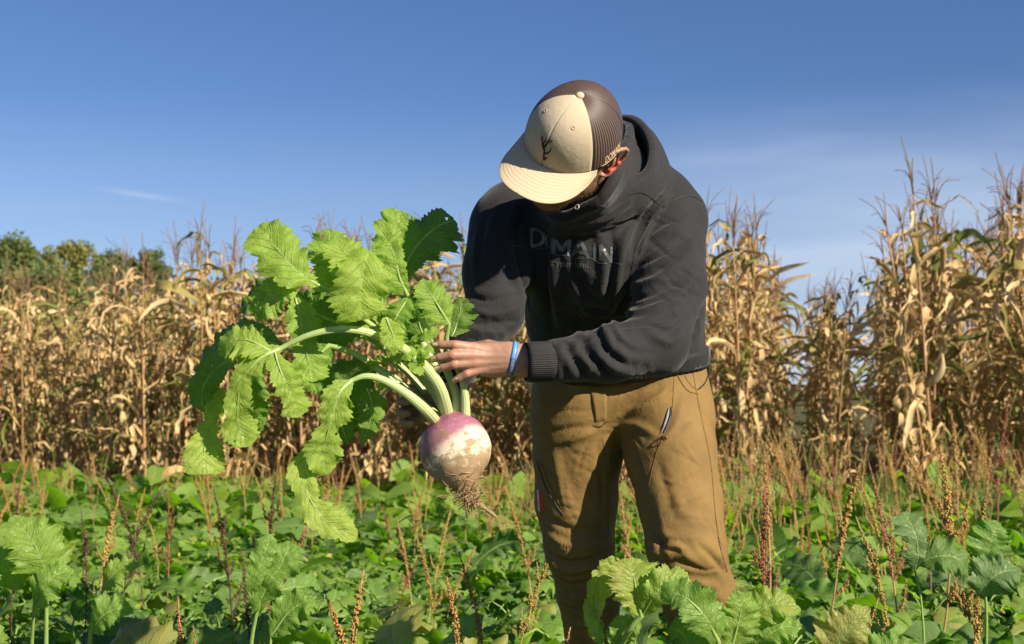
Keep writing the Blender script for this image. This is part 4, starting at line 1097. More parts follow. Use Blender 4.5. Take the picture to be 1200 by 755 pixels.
# ---- hoodie
c1 = lambda a, b, ra, rb: cone(A3(P(*a)), A3(P(*b)), ra, rb)
TOR = [c1((688, 428, 3.02), (676, 372, 2.93), .110, .112), c1((676, 372, 2.91), (668, 300, 2.80), .112, .112), c1((668, 300, 2.80), (654, 258, 2.78), .112, .10),
       c1((771, 420, 3.02), (764, 360, 2.95), .114, .116), c1((764, 360, 2.94), (744, 300, 2.83), .116, .112), c1((744, 300, 2.83), (742, 250, 2.81), .112, .10),
       c1((730, 425, 3.0), (712, 360, 2.91), .122, .125), c1((712, 360, 2.89), (698, 295, 2.755), .125, .120), c1((698, 295, 2.755), (696, 255, 2.76), .120, .10),
       c1((600, 248, 2.79), (700, 222, 2.82), .070, .085), c1((700, 222, 2.82), (770, 240, 2.80), .085, .076), c1((710, 240, 2.90), (720, 330, 2.98), .11, .12),
       c1((768, 236, 2.80), (786, 258, 2.78), .074, .078)]
AR = [P(784, 262, 2.77), P(785, 335, 2.67), P(768, 402, 2.57), P(715, 415, 2.51), P(646, 424, 2.475)]; ARr = [.079, .073, .065, .054, .040]
AL = [P(593, 264, 2.76), P(581, 320, 2.72), P(580, 366, 2.68), P(553, 404, 2.64), P(531, 440, 2.61)]; ALr = [.079, .068, .058, .047, .037]
rim = [(690, 251, 2.575), (715, 240, 2.58), (742, 220, 2.61), (763, 195, 2.67), (762, 165, 2.74), (745, 143, 2.80), (722, 142, 2.85), (690, 160, 2.88), (655, 195, 2.86), (636, 222, 2.78), (642, 248, 2.66), (665, 257, 2.60)]
bas = [(692, 268, 2.68), (725, 262, 2.69), (762, 240, 2.72), (778, 218, 2.78), (772, 198, 2.86), (755, 172, 2.92), (722, 172, 2.95), (690, 185, 2.95), (650, 210, 2.93), (625, 235, 2.86), (632, 258, 2.76), (660, 270, 2.70)]
def closed(l, n):
    p = np.array([A3(P(*q)) for q in l]); k = len(p); t = np.arange(n) / n * k; i = t.astype(int); f = (t - i)[:, None]
    a, b, c, d = p[(i - 1) % k], p[i % k], p[(i + 1) % k], p[(i + 2) % k]
    return .5 * ((2 * b) + (-a + c) * f + (2 * a - 5 * b + 4 * c - d) * f ** 2 + (-a + 3 * b - 3 * c + d) * f ** 3)
NH = 64
RM, BS = closed(rim, NH), closed(bas, NH)
cenr = RM.mean(0)
HOOD = [cone(RM[i], RM[(i + 1) % NH], .009, .009) for i in range(NH)]
MD = (RM + BS) / 2 + norm((RM + BS) / 2 - (cenr + BS.mean(0)) / 2) * .010
HOOD2 = [cone(RM[i], MD[i], .008, .011) for i in range(NH)] + [cone(MD[i], BS[i], .011, .018) for i in range(NH)]
NCK = A3(P(705, 235, 2.84)); HOOD2 += [cone(BS[i], NCK, .016, .04) for i in range(0, NH, 2)]
inr = [(662, 254, 2.565), (684, 245, 2.53), (703, 235, 2.51), (716, 217, 2.51), (725, 197, 2.54), (733, 170, 2.62), (736, 150, 2.75), (715, 150, 2.80), (680, 165, 2.80), (650, 195, 2.76), (640, 225, 2.68), (645, 248, 2.60)]
ib = [(675, 275, 2.68), (700, 262, 2.68), (725, 245, 2.69), (745, 225, 2.73), (755, 205, 2.78), (752, 190, 2.83), (740, 185, 2.88), (715, 185, 2.90), (680, 195, 2.88), (655, 215, 2.84), (648, 240, 2.78), (655, 262, 2.71)]
IN, IB = closed(inr, NH), closed(ib, NH)
HOOD2 += [cone(IN[i], IB[i], .0085, .014) for i in range(0, NH, 2)]; HOOD += [cone(IN[i], IN[(i + 1) % NH], .0095, .0095) for i in range(NH)]
hem_n = norm(A3(V3(-.10, 1, .12))); hem_p = A3(P(730, 440, 3.0))
tor_f = union(TOR, .05); ar_f = union(chain([A3(q) for q in AR], ARr), .03); al_f = union(chain([A3(q) for q in AL], ALr), .03); hd_f = union(HOOD, .006); hd2_f = union(HOOD2, .02)
neck_hole = cone(A3(P(700, 215, 2.62)), A3(P(715, 235, 2.76)), .062, .055)
cl_n = norm(A3(AR[4]) - A3(AR[3])); cr_n = norm(A3(AL[4]) - A3(AL[3]))
hoodbox = (RM.min(0) - .06, RM.max(0) + .10)
def hoodie_sdf(p):
    t = tor_f(p); t = np.maximum(t, -((p - hem_p) @ hem_n))
    a = np.maximum(ar_f(p), (p - A3(AR[4])) @ cl_n - .002); b = np.maximum(al_f(p), (p - A3(AL[4])) @ cr_n - .002)
    d = smin(smin(t, a, .028), b, .022)
    I = np.where(np.all((p > hoodbox[0] - .05) & (p < hoodbox[1] + .05), axis=1))[0]
    if len(I):
        q = p[I]; x = -smin(-d[I], neck_hole(q), .015)   # opening for the neck
        d[I] = smin(x, smin(hd_f(q), hd2_f(q), .012), .018)
    return d
lo, hi = bounds(*AR, *AL, P(720, 440, 3.0), P(720, 130, 2.95), pad=.17)
hv, hf = mesh_sdf(hoodie_sdf, lo, hi, .0045)
hn = vnormals(hv, hf); hb = make_bvh(hv, hf)
HF = [  # drapery: sleeve pulled from the armpit, stacked folds at the elbow, hanging chest
    ([(738, 306), (770, 276), (814, 254)], .013, .009), ([(736, 318), (772, 300), (818, 272)], .010, -.008), ([(730, 338), (768, 328), (800, 304), (822, 276)], .013, .009),
    ([(728, 352), (762, 345), (800, 326)], .010, -.008), ([(716, 370), (750, 366), (790, 350), (818, 322)], .013, .012), ([(722, 382), (756, 380), (792, 366)], .010, -.009),
    ([(720, 356), (718, 378), (730, 398), (752, 408)], .011, .013), ([(708, 380), (716, 402), (738, 420), (768, 424)], .011, .013), ([(712, 368), (718, 392), (738, 410)], .007, -.010),
    ([(692, 396), (702, 416), (722, 432), (752, 438)], .011, .012), ([(700, 388), (710, 410), (732, 428)], .007, -.011), ([(672, 402), (682, 420), (700, 438)], .010, .010), ([(682, 398), (692, 418), (712, 436)], .007, -.010),
    ([(655, 405), (662, 422), (674, 440)], .009, .007), ([(663, 402), (672, 421), (686, 440)], .006, -.007), ([(760, 392), (786, 402), (800, 392)], .010, .008), ([(758, 380), (784, 388), (806, 372)], .008, -.008), ([(800, 262), (812, 300), (810, 340)], .016, .004),
    # chest
    ([(652, 262), (650, 300), (652, 345), (660, 400)], .014, .014), ([(640, 275), (638, 320), (645, 380)], .013, -.012), ([(672, 268), (670, 300), (682, 335), (702, 352)], .013, -.012),
    ([(668, 330), (690, 366), (712, 366), (722, 330)], .011, .011), ([(702, 280), (708, 310), (704, 345)], .012, .010), ([(716, 270), (720, 300), (714, 345)], .011, -.014),
    ([(758, 238), (738, 268), (726, 300), (720, 340)], .012, .014), ([(772, 232), (752, 262), (740, 300)], .011, -.015), ([(782, 228), (764, 256), (750, 290)], .010, .012),
    ([(668, 385), (692, 398), (715, 392)], .014, .009), ([(655, 412), (690, 410), (712, 400)], .010, -.007), ([(690, 262), (712, 256), (738, 240)], .010, .008), ([(676, 345), (678, 380), (690, 398)], .010, -.009),
    ([(738, 330), (734, 350), (722, 366)], .009, -.010),
    # his right arm
    ([(606, 236), (594, 270), (600, 310), (612, 350)], .012, .011), ([(618, 240), (606, 280), (612, 320), (622, 360)], .011, -.013), ([(586, 240), (572, 280), (572, 320)], .012, .008), ([(560, 262), (556, 300), (560, 340)], .012, .005),
    ([(548, 345), (572, 352), (606, 346)], .009, -.010), ([(546, 360), (572, 368), (608, 362)], .010, .011), ([(542, 374), (568, 380), (604, 376)], .008, -.010), ([(536, 388), (560, 388), (592, 392)], .010, .010), ([(530, 402), (552, 398), (580, 404)], .008, -.008),
    # lower side by the hem
    ([(812, 350), (820, 380), (822, 400)], .010, .005), ([(806, 376), (812, 396), (816, 410)], .010, -.006),
    # hood wall
    ([(700, 268), (738, 258), (772, 232)], .007, -.006)]
HF += crinkles([(788, 250), (790, 330), (775, 400)], 16, 30, .0075, .0035) + crinkles([(770, 420), (715, 415), (650, 424)], 14, 24, .0075, .0035) + crinkles([(595, 250), (582, 320), (580, 370), (553, 404)], 16, 26, .0075, .0035) + crinkles([(690, 270), (690, 340), (690, 400)], 12, 40, .008, .0035)
HF = [(a, b * .95, c * 1.22) for a, b, c in HF]
hv2 = folds(hv, hn, hb, HF) + hn * (wob(hv, 6, 8)[:, None] * .0020)

hoodie = obj('hoodie', mk_mesh('hoodie', hv2, hf, [M['hoodie']]), man)
hb = make_bvh(hv2, hf)
# ribbed cuffs and hem
def rib_ring(cen, ax, ra, up_hint, length, name, parent, ribs=56, rb=None, flare=.0, mat='hoodie_rib'):
    ax = norm(ax); s = norm(np.cross(ax, up_hint)); u = np.cross(s, ax); rb = rb or ra; V = []; k = ribs * 4; n = 7
    for i in range(n):
        t = i / (n - 1); e = .0025 if i in (0, n - 1) else 0
        for j in range(k):
            an = j / k * 2 * math.pi; g = .0009 * math.cos(ribs * an) - e + flare * (t - .5)
            V.append(cen + ax * (t - .5) * length + s * math.cos(an) * (ra + g) + u * math.sin(an) * (rb + g))
    i, j = np.meshgrid(np.arange(n - 1), np.arange(k), indexing='ij'); i = i.ravel(); j = j.ravel(); j2 = (j + 1) % k
    f = np.stack([i * k + j, i * k + j2, (i + 1) * k + j2, (i + 1) * k + j], 1)
    # turned-in lip so the cuff has thickness
    V = np.array(V); inner = V[(n - 1) * k:].copy(); cc = inner.mean(0); inner = cc + (inner - cc) * .86 - ax * .02; V = np.vstack([V, inner])
    f = np.vstack([f, np.stack([(n - 1) * k + np.arange(k), (n - 1) * k + (np.arange(k) + 1) % k, n * k + (np.arange(k) + 1) % k, n * k + np.arange(k)], 1)])
    return obj(name, mk_mesh(name, V, f, [M[mat]]), parent)
rib_ring(A3(P(633, 424, 2.47)), A3(P(620, 424.5, 2.468)) - A3(P(646, 423.5, 2.475)), .0385, (0, 0, 1), .060, 'cuff', hoodie, rb=.0385)
rib_ring(A3(P(529, 444, 2.607)), cr_n, .036, (0, 0, 1), .05, 'cuff', hoodie)
# hem band: follows the torso outline just at the cut
def hem_band():
    V = []; k = 220; n = 5; s = norm(np.cross(hem_n, (0, 1, 0))); w = np.cross(hem_n, s)
    rings = []
    an_ = np.arange(k) / k * 2 * math.pi; D_ = np.cos(an_)[:, None] * s + np.sin(an_)[:, None] * w
    for t in (0.004, .018, .034, .048, .052):
        c0 = hem_p + hem_n * (t - .002); lo_ = np.full(k, .02); hi_ = np.full(k, .45)
        for _ in range(14):
            m_ = (lo_ + hi_) / 2; ins = tor_f(c0 + D_ * m_[:, None]) < 0; lo_ = np.where(ins, m_, lo_); hi_ = np.where(ins, hi_, m_)
        row = lo_
        rings.append((c0, np.array(row)))
    for i, (c0, row) in enumerate(rings):
        for j in range(k):
            an = j / k * 2 * math.pi; d = s * math.cos(an) + w * math.sin(an)
            g = (.006 + .0009 * math.cos(70 * an)) * (1 if i < 4 else -.6); V.append(c0 + d * (row[j] + g))
    V = np.array(V); low = V[:k].copy(); cc = low.mean(0); low = cc + (low - cc) * .93 + hem_n * .012; V = np.vstack([V, low]); n = len(rings)
    i, j = np.meshgrid(np.arange(n - 1), np.arange(k), indexing='ij'); i = i.ravel(); j = j.ravel(); j2 = (j + 1) % k
    f = np.stack([i * k + j, (i + 1) * k + j, (i + 1) * k + j2, i * k + j2], 1)
    f = np.vstack([f, np.stack([np.arange(k), (np.arange(k) + 1) % k, n * k + (np.arange(k) + 1) % k, n * k + np.arange(k)], 1)])
    obj('hem', mk_mesh('hem', V, f, [M['hoodie_rib']]), hoodie)
hem_band()
seam(hb, [(738, 228), (752, 226), (768, 236), (778, 243)], .0011, M['black'], hoodie, 'seam', .0004)
seam(hb, [(778, 243), (796, 232), (812, 231), (822, 236)], .0011, M['black'], hoodie, 'seam', .0004)
seam(hb, [(776, 244), (758, 268), (744, 298), (738, 330)], .0011, M['black'], hoodie, 'seam', .0004)
seam(hb, [(780, 244), (762, 269), (749, 298)], .0008, M['black'], hoodie, 'seam', .0006)
ey, en = surf_line(hb, [(677, 243), (677.5, 243.5), (678, 244)], .001, 3)
if len(ey):
    t_ = norm(np.cross(en[0], (0, 0, 1))); u_ = np.cross(t_, en[0]); th = np.linspace(0, 2 * math.pi, 17)
    a = Acc(); a.tube(ey[0] + np.outer(np.cos(th), t_) * .0048 + np.outer(np.sin(th), u_) * .0048 + en[0] * .001, .0013, 6); obj('eyelet', a.mesh('eyelet', [M['metal']]), hoodie)
# a pale T-shirt edge under the hem at his left side
a = Acc(); q = [A3(P(800, 436, 2.925)), A3(P(815, 431, 2.93)), A3(P(829, 425, 2.975)), A3(P(833, 420, 3.03))]
patch_v = []
cc = catmull(np.array(q), 10)
for i_, p_ in enumerate(cc): patch_v += [p_ + [0, 0, .03], p_ + [0, 0, .012], p_ + [0.002 * math.sin(i_ * 2), -.002, -.004]]
f = [(i * 3 + j, i * 3 + j + 1, (i + 1) * 3 + j + 1, (i + 1) * 3 + j) for i in range(9) for j in range(2)]
so = obj('shirt_tail', mk_mesh('shirt_tail', np.array(patch_v), f, [M['shirt']]), man, label='grey edge of a T-shirt under the hoodie hem'); so.modifiers.new('thick', 'SOLIDIFY').thickness = .002

# ---- body: one continuous mesh (head, neck, trunk, arms, hands, legs)
BODY = []
def bc(pts, rs): BODY.extend(chain([A3(q) for q in pts], rs))
skull = [ellip(hp(0, -.012, .018), [hL, hF, hU], (.076, .098, .092)), ellip(hp(0, .012, -.035), [hL, hF, hU], (.063, .078, .070)),
         cone(hp(0, .045, -.078), hp(0, .066, -.100), .036, .024), cone(hp(.042, .010, -.075), hp(.014, .066, -.103), .022, .018), cone(hp(-.042, .010, -.075), hp(-.014, .066, -.103), .022, .018),
         cone(hp(.048, -.02, -.045), hp(.044, .012, -.078), .022, .020), cone(hp(-.048, -.02, -.045), hp(-.044, .012, -.078), .022, .020),
         cone(hp(.036, .068, -.030), hp(.05, .04, -.026), .016, .018), cone(hp(-.036, .068, -.030), hp(-.05, .04, -.026), .016, .018),
         cone(hp(.034, .082, .012), hp(0, .090, .010), .011, .012), cone(hp(-.034, .082, .012), hp(0, .090, .010), .011, .012)]
nose = [cone(hp(0, .092, .002), hp(0, .112, -.034), .008, .0095), cone(hp(.010, .100, -.040), hp(-.010, .100, -.040), .0075, .0075)]
lips = [cone(hp(.020, .086, -.063), hp(0, .094, -.061), .004, .0058), cone(hp(-.020, .086, -.063), hp(0, .094, -.061), .004, .0058), cone(hp(.017, .086, -.071), hp(0, .092, -.073), .004, .0068), cone(hp(-.017, .086, -.071), hp(0, .092, -.073), .004, .0068)]
head_f = union(skull, .03); nose_f = union(nose, .012); lips_f = union(lips, .006)
eyeb = [ellip(hp(s * .032, .080, -.006), [hL, hF, hU], (.016, .012, .011)) for s in (1, -1)]
def ear(s):
    o = hp(s * .074, -.012, -.022); out_ = norm(hL * s * .8 - hF * .62)      # ear stands off towards the back
    rimp = [o + hF * .010 + hU * .012, o + hF * .006 + hU * .028 + out_ * .008, o - hF * .008 + hU * .034 + out_ * .018, o - hF * .022 + hU * .024 + out_ * .025, o - hF * .024 + hU * .004 + out_ * .023, o - hF * .014 - hU * .014 + out_ * .016, o + hF * .002 - hU * .028 + out_ * .008, o + hF * .008 - hU * .024]
    c = catmull(rimp, 14); fs = [cone(c[i], c[i + 1], .0038, .0038) for i in range(13)]
    m_ = o - hF * .006 + hU * .006 + out_ * .008
    fs += [cone(m_ + hU * .016, m_ - hU * .014, .0055, .0050), cone(o - hF * .002 - hU * .022 + out_ * .006, o - hU * .014 + out_ * .008, .006, .005), cone(o - hF * .014 + hU * .018 + out_ * .014, o - hF * .013 - hU * .006 + out_ * .015, .0032, .0032)]
    return union(fs, .006)
ears = [ear(1), ear(-1)]; ear_c = [hp(.082, -.02, -.02), hp(-.082, -.02, -.02)]
neck_f = union([cone(hp(0, -.035, -.055), A3(P(715, 236, 2.74)), .056, .062), cone(A3(P(715, 236, 2.74)), A3(P(710, 270, 2.84)), .06, .07)], .02)
bc([P(710, 270, 2.86), P(715, 340, 2.93), P(728, 440, 3.01), P(729, 470, 3.02)], [.05, .05, .05, .05])
bc([P(710, 265, 2.86), P(784, 262, 2.79), P(785, 335, 2.69), P(770, 402, 2.59), P(715, 416, 2.53), P(650, 424, 2.487), P(618, 423, 2.478)], [.04, .034, .030, .028, .028, .027, .0265])
bc([P(710, 265, 2.86), P(593, 264, 2.78), P(581, 320, 2.74), P(580, 366, 2.70), P(553, 404, 2.65), P(528, 446, 2.605)], [.04, .034, .030, .028, .027, .027])
bc([P(729, 470, 3.02), P(680, 490, 3.04), P(680, 585, 3.06), P(684, 640, 3.05), P(700, 890, 3.18)], [.05, .045, .036, .032, .028])
bc([P(729, 470, 3.02), P(778, 490, 3.02), P(797, 590, 2.89), P(805, 640, 2.85), P(829, 890, 3.07)], [.05, .045, .036, .032, .028])
body_f = union(BODY, .02)
# his left hand (back of the hand to the camera, fingers spread to the left)
def finger(pts, rs): return union(chain([A3(P(*q)) for q in pts], rs), .003)
HL = [finger([(575, 413, 2.470), (556, 408, 2.462), (533, 404.5, 2.450), (518, 404.2, 2.455), (508.5, 404.8, 2.462)], [.012, .0110, .0092, .0080, .0068]),
      finger([(578, 418, 2.468), (554, 416.5, 2.457), (530, 416.3, 2.443), (515, 419, 2.450), (506.5, 421.3, 2.458)], [.012, .0112, .0094, .0082, .0070]),
      finger([(578, 424, 2.470), (556, 425, 2.459), (532, 427.3, 2.447), (519, 430.3, 2.453), (510.5, 432.6, 2.460)], [.012, .0108, .0090, .0078, .0067]),
      finger([(580, 430, 2.474), (561, 433, 2.466), (547, 438, 2.457), (538, 443, 2.461), (532, 446, 2.466)], [.011, .0098, .0080, .0070, .0060])]
PALM = [cone(A3(P(598, 413, 2.478)), A3(P(563, 409, 2.474)), .0195, .0125), cone(A3(P(598, 418, 2.474)), A3(P(560, 417, 2.470)), .0195, .0130), cone(A3(P(598, 424, 2.474)), A3(P(561, 425, 2.471)), .0195, .0128),
        cone(A3(P(598, 429, 2.478)), A3(P(566, 432, 2.474)), .019, .0120), cone(A3(P(590, 431, 2.486)), A3(P(572, 434, 2.482)), .017, .013), cone(A3(P(592, 414, 2.49)), A3(P(572, 412, 2.494)), .018, .013),
        cone(A3(P(598, 414, 2.478)), A3(P(622, 417, 2.478)), .0195, .022), cone(A3(P(598, 428, 2.478)), A3(P(622, 430, 2.478)), .0185, .022)]
TH = [finger([(590, 411, 2.492), (572, 406, 2.512), (553, 408, 2.530), (538, 416, 2.538), (528, 422, 2.540)], [.016, .0135, .0115, .0105, .0080])]
# his right hand, closed round the leaf stalks from behind
W2 = (524, 452, 2.598); HR = []; PR = [cone(A3(P(*W2)), A3(P(512, 468, 2.585)), .026, .024), cone(A3(P(512, 468, 2.585)), A3(P(500, 484, 2.580)), .024, .019), cone(A3(P(524, 452, 2.60)), A3(P(500, 462, 2.592)), .022, .014)]
for k, (x0, y0, x1, y1) in enumerate([(500, 458, 479, 456), (497, 468, 474, 468), (497, 478, 473, 481), (500, 488, 478, 493)]):
    HR.append(finger([(x0 + 12, y0 + 1, 2.585), (x0, y0, 2.592), (x1, y1, 2.586), (x1 - 4, y1 + 3, 2.566), (x1 + 5, y1 + 4, 2.548)], [.012, .0105, .0095, .0085, .0070]))
HR.append(finger([(520, 462, 2.585), (529, 464, 2.562), (532, 458, 2.540), (527, 452, 2.528)], [.015, .0125, .0108, .0085]))
palm_f, palmr_f = union(PALM, .014), union(PR, .014)
def hand_l(p):
    d = palm_f(p)
    for g in HL: d = smin(d, g(p), .0045)
    return smin(d, TH[0](p), .012)
def hand_r(p):
    d = palmr_f(p)
    for g in HR: d = smin(d, g(p), .005)
    return d
cL, cR = A3(P(560, 421, 2.48)), A3(P(503, 470, 2.58))
def body_sdf(p):
    d = body_f(p)
    I = np.where(np.linalg.norm(p - Hc, axis=1) < .52)[0]
    if len(I):
        q = p[I]; h = head_f(q)
        for e_ in eyeb: h = -smin(-h, e_(q) + .004, .008)
        h = smin(h, nose_f(q), .012); h = smin(h, lips_f(q), .006)
        for e_ in ears: h = smin(h, e_(q), .006)
        h = smin(h, neck_f(q), .03); d[I] = smin(d[I], h, .03)
    for c_, fn in ((cL, hand_l), (cR, hand_r)):
        I = np.where(np.linalg.norm(p - c_, axis=1) < .14)[0]
        if len(I): d[I] = smin(d[I], fn(p[I]), .010)
    return d
lo, hi = bounds(P(508, 405, 2.45), P(785, 262, 2.8), P(829, 890, 3.11), P(700, 890, 3.18), Hc, pad=.13); lo[2] = .02
bv, bf_ = mesh_sdf(body_sdf, lo, hi, .0027, B=8)
def largest(v, f):
    lab = np.arange(len(v)); e = np.vstack([f[:, [0, 1]], f[:, [1, 2]], f[:, [2, 3]], f[:, [3, 0]]])
    while True:
        m = np.minimum(lab[e[:, 0]], lab[e[:, 1]]); new = lab.copy(); np.minimum.at(new, e[:, 0], m); np.minimum.at(new, e[:, 1], m); new = new[new]
        if (new == lab).all(): break
        lab = new
    c = np.bincount(lab, minlength=len(v)); k = lab == c.argmax(); print('body islands', np.sort(c[c > 0])[-4:])
    ix = np.cumsum(k) - 1; return v[k], ix[f[k[f[:, 0]]]]
bv, bf_ = largest(bv, bf_)
bv = relax(bv, bf_, 1, .5)
# knuckle creases
bn = vnormals(bv, bf_); bb = near_bvh(bv, bf_, cL, .16)
bv = folds(bv, bn, bb, [([(533, 400), (533.5, 404), (533, 408)], .0018, -.0008), ([(530, 412), (530.5, 416), (530, 420)], .0018, -.0008), ([(532, 423), (532.5, 427), (532, 431)], .0018, -.0008), ([(547, 434), (547.5, 438), (546, 442)], .0016, -.0008),
     ([(518, 401), (518, 407)] , .0014, -.0005), ([(515, 415), (515, 422)], .0014, -.0005), ([(595, 410), (575, 410), (556, 407)], .003, .0012), ([(596, 417), (575, 417), (556, 416)], .003, .0012), ([(596, 424), (578, 425), (558, 425)], .003, .0012), ([(598, 430), (580, 432), (562, 433)], .003, .001),
     ([(590, 404), (578, 413), (568, 421)], .0022, .0009)], step=.003)
rel = bv - Hc; l_, f_c, u_ = rel @ hL, rel @ hF, rel @ hU
sm = lambda x, a, b: np.clip((x - a) / (b - a), 0, 1)
beard = sm(-u_, .045, .062) * sm(f_c, -.02, .008) * (np.linalg.norm(rel, axis=1) < .2) * (1 - sm(-u_, .118, .135))
beard = np.maximum(beard, sm(-u_, -.005, .015) * sm(f_c, -.030, -.015) * (np.abs(l_) > .035) * (1 - sm(-u_, .10, .12)) * (np.linalg.norm(rel, axis=1) < .15) * .35)  # sideburn stubble, widened to paint the shadow beside the ear too
beard = np.maximum(beard, sm(-u_, -.01, .01) * sm(f_c, -.004, .004) * (1 - sm(f_c, .016, .026)) * (np.abs(l_) > .05) * (np.linalg.norm(rel, axis=1) < .2) * .8)
hairm = (sm(-f_c, .015, .03) * sm(u_, -.075, -.06) * (np.linalg.norm(rel, axis=1) < .18) * (np.abs(l_) < .082)); beard = np.maximum(beard * .85, hairm)
earm = np.zeros(len(bv))
for c_ in ear_c: earm = np.maximum(earm, 1 - sm(np.linalg.norm(bv - c_, axis=1), .022, .036))
earm *= (np.abs(l_) > .074); beard = beard * (1 - earm)
red = earm * .85  # ear redness paints the sun's glow through thin skin
for q_ in [(556, 408, 2.455), (554, 416.5, 2.45), (556, 425, 2.452), (561, 433, 2.458), (533, 404, 2.442), (530, 416, 2.436), (532, 427, 2.44), (547, 438, 2.45), (507, 421, 2.45), (509, 405, 2.455), (511, 432, 2.453), (532, 446, 2.46)]:
    red = np.maximum(red,   .17 * np.exp(-(np.linalg.norm(bv - A3(P(*q_)), axis=1) / .011) ** 2))
for g in (HL + HR):   # redder finger joints
    pass
body = obj('body', mk_mesh('body', bv, bf_, [M['skin']], attrs={'beard': ('FLOAT', beard), 'red': ('FLOAT', red)}), man)
bb = near_bvh(bv, bf_, cL, .16)
for s_ in (1, -1):
    v, f, uv = tube(np.array([hp(s_ * .032, .072 + .012 * math.cos(t), -.006) for t in np.linspace(math.pi, 0, 9)]), .0115 * np.sin(np.linspace(.05, math.pi - .05, 9)), 12)
    a = Acc(); a.add(v, f); eo = obj('eye', a.mesh('eye', [M['eye_white']]), man)
    a = Acc(); cc = hp(s_ * .032, .0835, -.008); a.tube(np.array([cc, cc + hF * .0012]), .0045, 12); obj('iris', a.mesh('iris', [M['dark_thread']]), eo)
# stubble: short hairs over the jaw
br = np.random.default_rng(4); cand = np.where((beard > .5) & (u_ < -.03) & (f_c > -.01))[0]
if len(cand):
    pk = br.choice(cand, 4200); a = Acc()
    nb_ = vnormals(bv, bf_)[pk]; p0 = bv[pk] + br.normal(0, .0012, (len(pk), 3)); d = norm(nb_ * .5 - hU * .7 + hF * .3 + br.normal(0, .35, (len(pk), 3))); L = br.uniform(.003, .008, len(pk))
    sd_ = norm(np.cross(d, nb_)) * .00022
    q = np.stack([p0 - sd_, p0 + sd_, p0 + d * L[:, None]], 1).reshape(-1, 3); ff = np.arange(len(q)).reshape(-1, 3)
    obj('beard', mk_mesh('beard', q, ff, [M['hair']], smooth=False), man)
# nails
def nail(px, py, ang, l, w, bvh=bb):
    V = []; ca, sa = math.cos(ang), math.sin(ang)
    for i in range(6):
        for j in range(5):
            u, v = i / 5 * 2 - 1, j / 4 * 2 - 1; ww = w * math.sqrt(max(.05, 1 - (abs(u) ** 3) * .8)); x = px + ca * u * l - sa * v * ww; y = py + sa * u * l + ca * v * ww
            p, nn = cast(bvh, x, y)
            if p is None: return
            V.append(A3(p) + A3(nn) * (.0006 if 0 < i < 5 and 0 < j < 4 else -.0001))
    f = [(i * 5 + j, (i + 1) * 5 + j, (i + 1) * 5 + j + 1, i * 5 + j + 1) for i in range(5) for j in range(4)]
    obj('fingernail', mk_mesh('fingernail', np.array(V), f, [M['nail']]), man)
nail(509.5, 403.8, 0, 4.0, 2.5); nail(507.5, 420.2, -.2, 4.0, 2.6); nail(511.5, 431.6, -.2, 4.0, 2.5); nail(533.5, 444.6, -.6, 3.6, 2.2)
# wristband
def band():
    c0 = A3(P(601, 420, 2.478)); ax = norm(A3(P(640, 421, 2.48)) - c0); ax = norm(ax + A3(V3(.0, -.16, .0))); s = norm(np.cross(ax, (0, 0, 1))); u = np.cross(s, ax)
    k = 72; V = []
    an = np.arange(k) / k * 2 * math.pi; D_ = np.cos(an)[:, None] * s + np.sin(an)[:, None] * u
    for t, e in [(-.0055, -.0008), (-.005, .0006), (0, .0010), (.005, .0006), (.0055, -.0008)]:
        lo_ = np.full(k, .005); hi_ = np.full(k, .06)
        for _ in range(12):
            m_ = (lo_ + hi_) / 2; inside = body_sdf(c0 + ax * t + D_ * m_[:, None]) < 0; lo_ = np.where(inside, m_, lo_); hi_ = np.where(inside, hi_, m_)
        V += list(c0 + ax * t + D_ * (lo_ + .0008 + e)[:, None])
    i, j = np.meshgrid(np.arange(4), np.arange(k), indexing='ij'); i = i.ravel(); j = j.ravel(); j2 = (j + 1) % k
    f = np.stack([i * k + j, i * k + j2, (i + 1) * k + j2, (i + 1) * k + j], 1)
    uv = np.stack([np.repeat(np.linspace(0, 1, 5), k), np.tile(np.arange(k) / k, 5)], 1)
    t = NT('wristband'); uvn = t.n('ShaderNodeUVMap'); s_ = t.n('ShaderNodeSeparateXYZ'); t.l(uvn.outputs[0], s_.inputs[0])
    fr = t.math('FRACT', t.math('MULTIPLY', s_.outputs[1], 46)); n1 = t.noise(t.tex('Object'), 900, 1)
    glyph = t.math('MULTIPLY', t.math('GREATER_THAN', t.math('ADD', fr, t.math('MULTIPLY', n1, .3)), .62), t.math('MULTIPLY', t.math('GREATER_THAN', s_.outputs[0], .34), t.math('LESS_THAN', s_.outputs[0], .66)))
    col = t.mix(t.math('GREATER_THAN', s_.outputs[1], .5), (0.01, 0.16, 0.50), (0.015, 0.045, 0.14)); col = t.mix(t.math('MULTIPLY', glyph, .28), col, (.6, .65, .7))
    return obj('wristband', mk_mesh('wristband', np.array(V), f, [t.end(t.bsdf(col, .4, .4))], uv=uv), man, label='blue rubber wristband with small white lettering')
band()
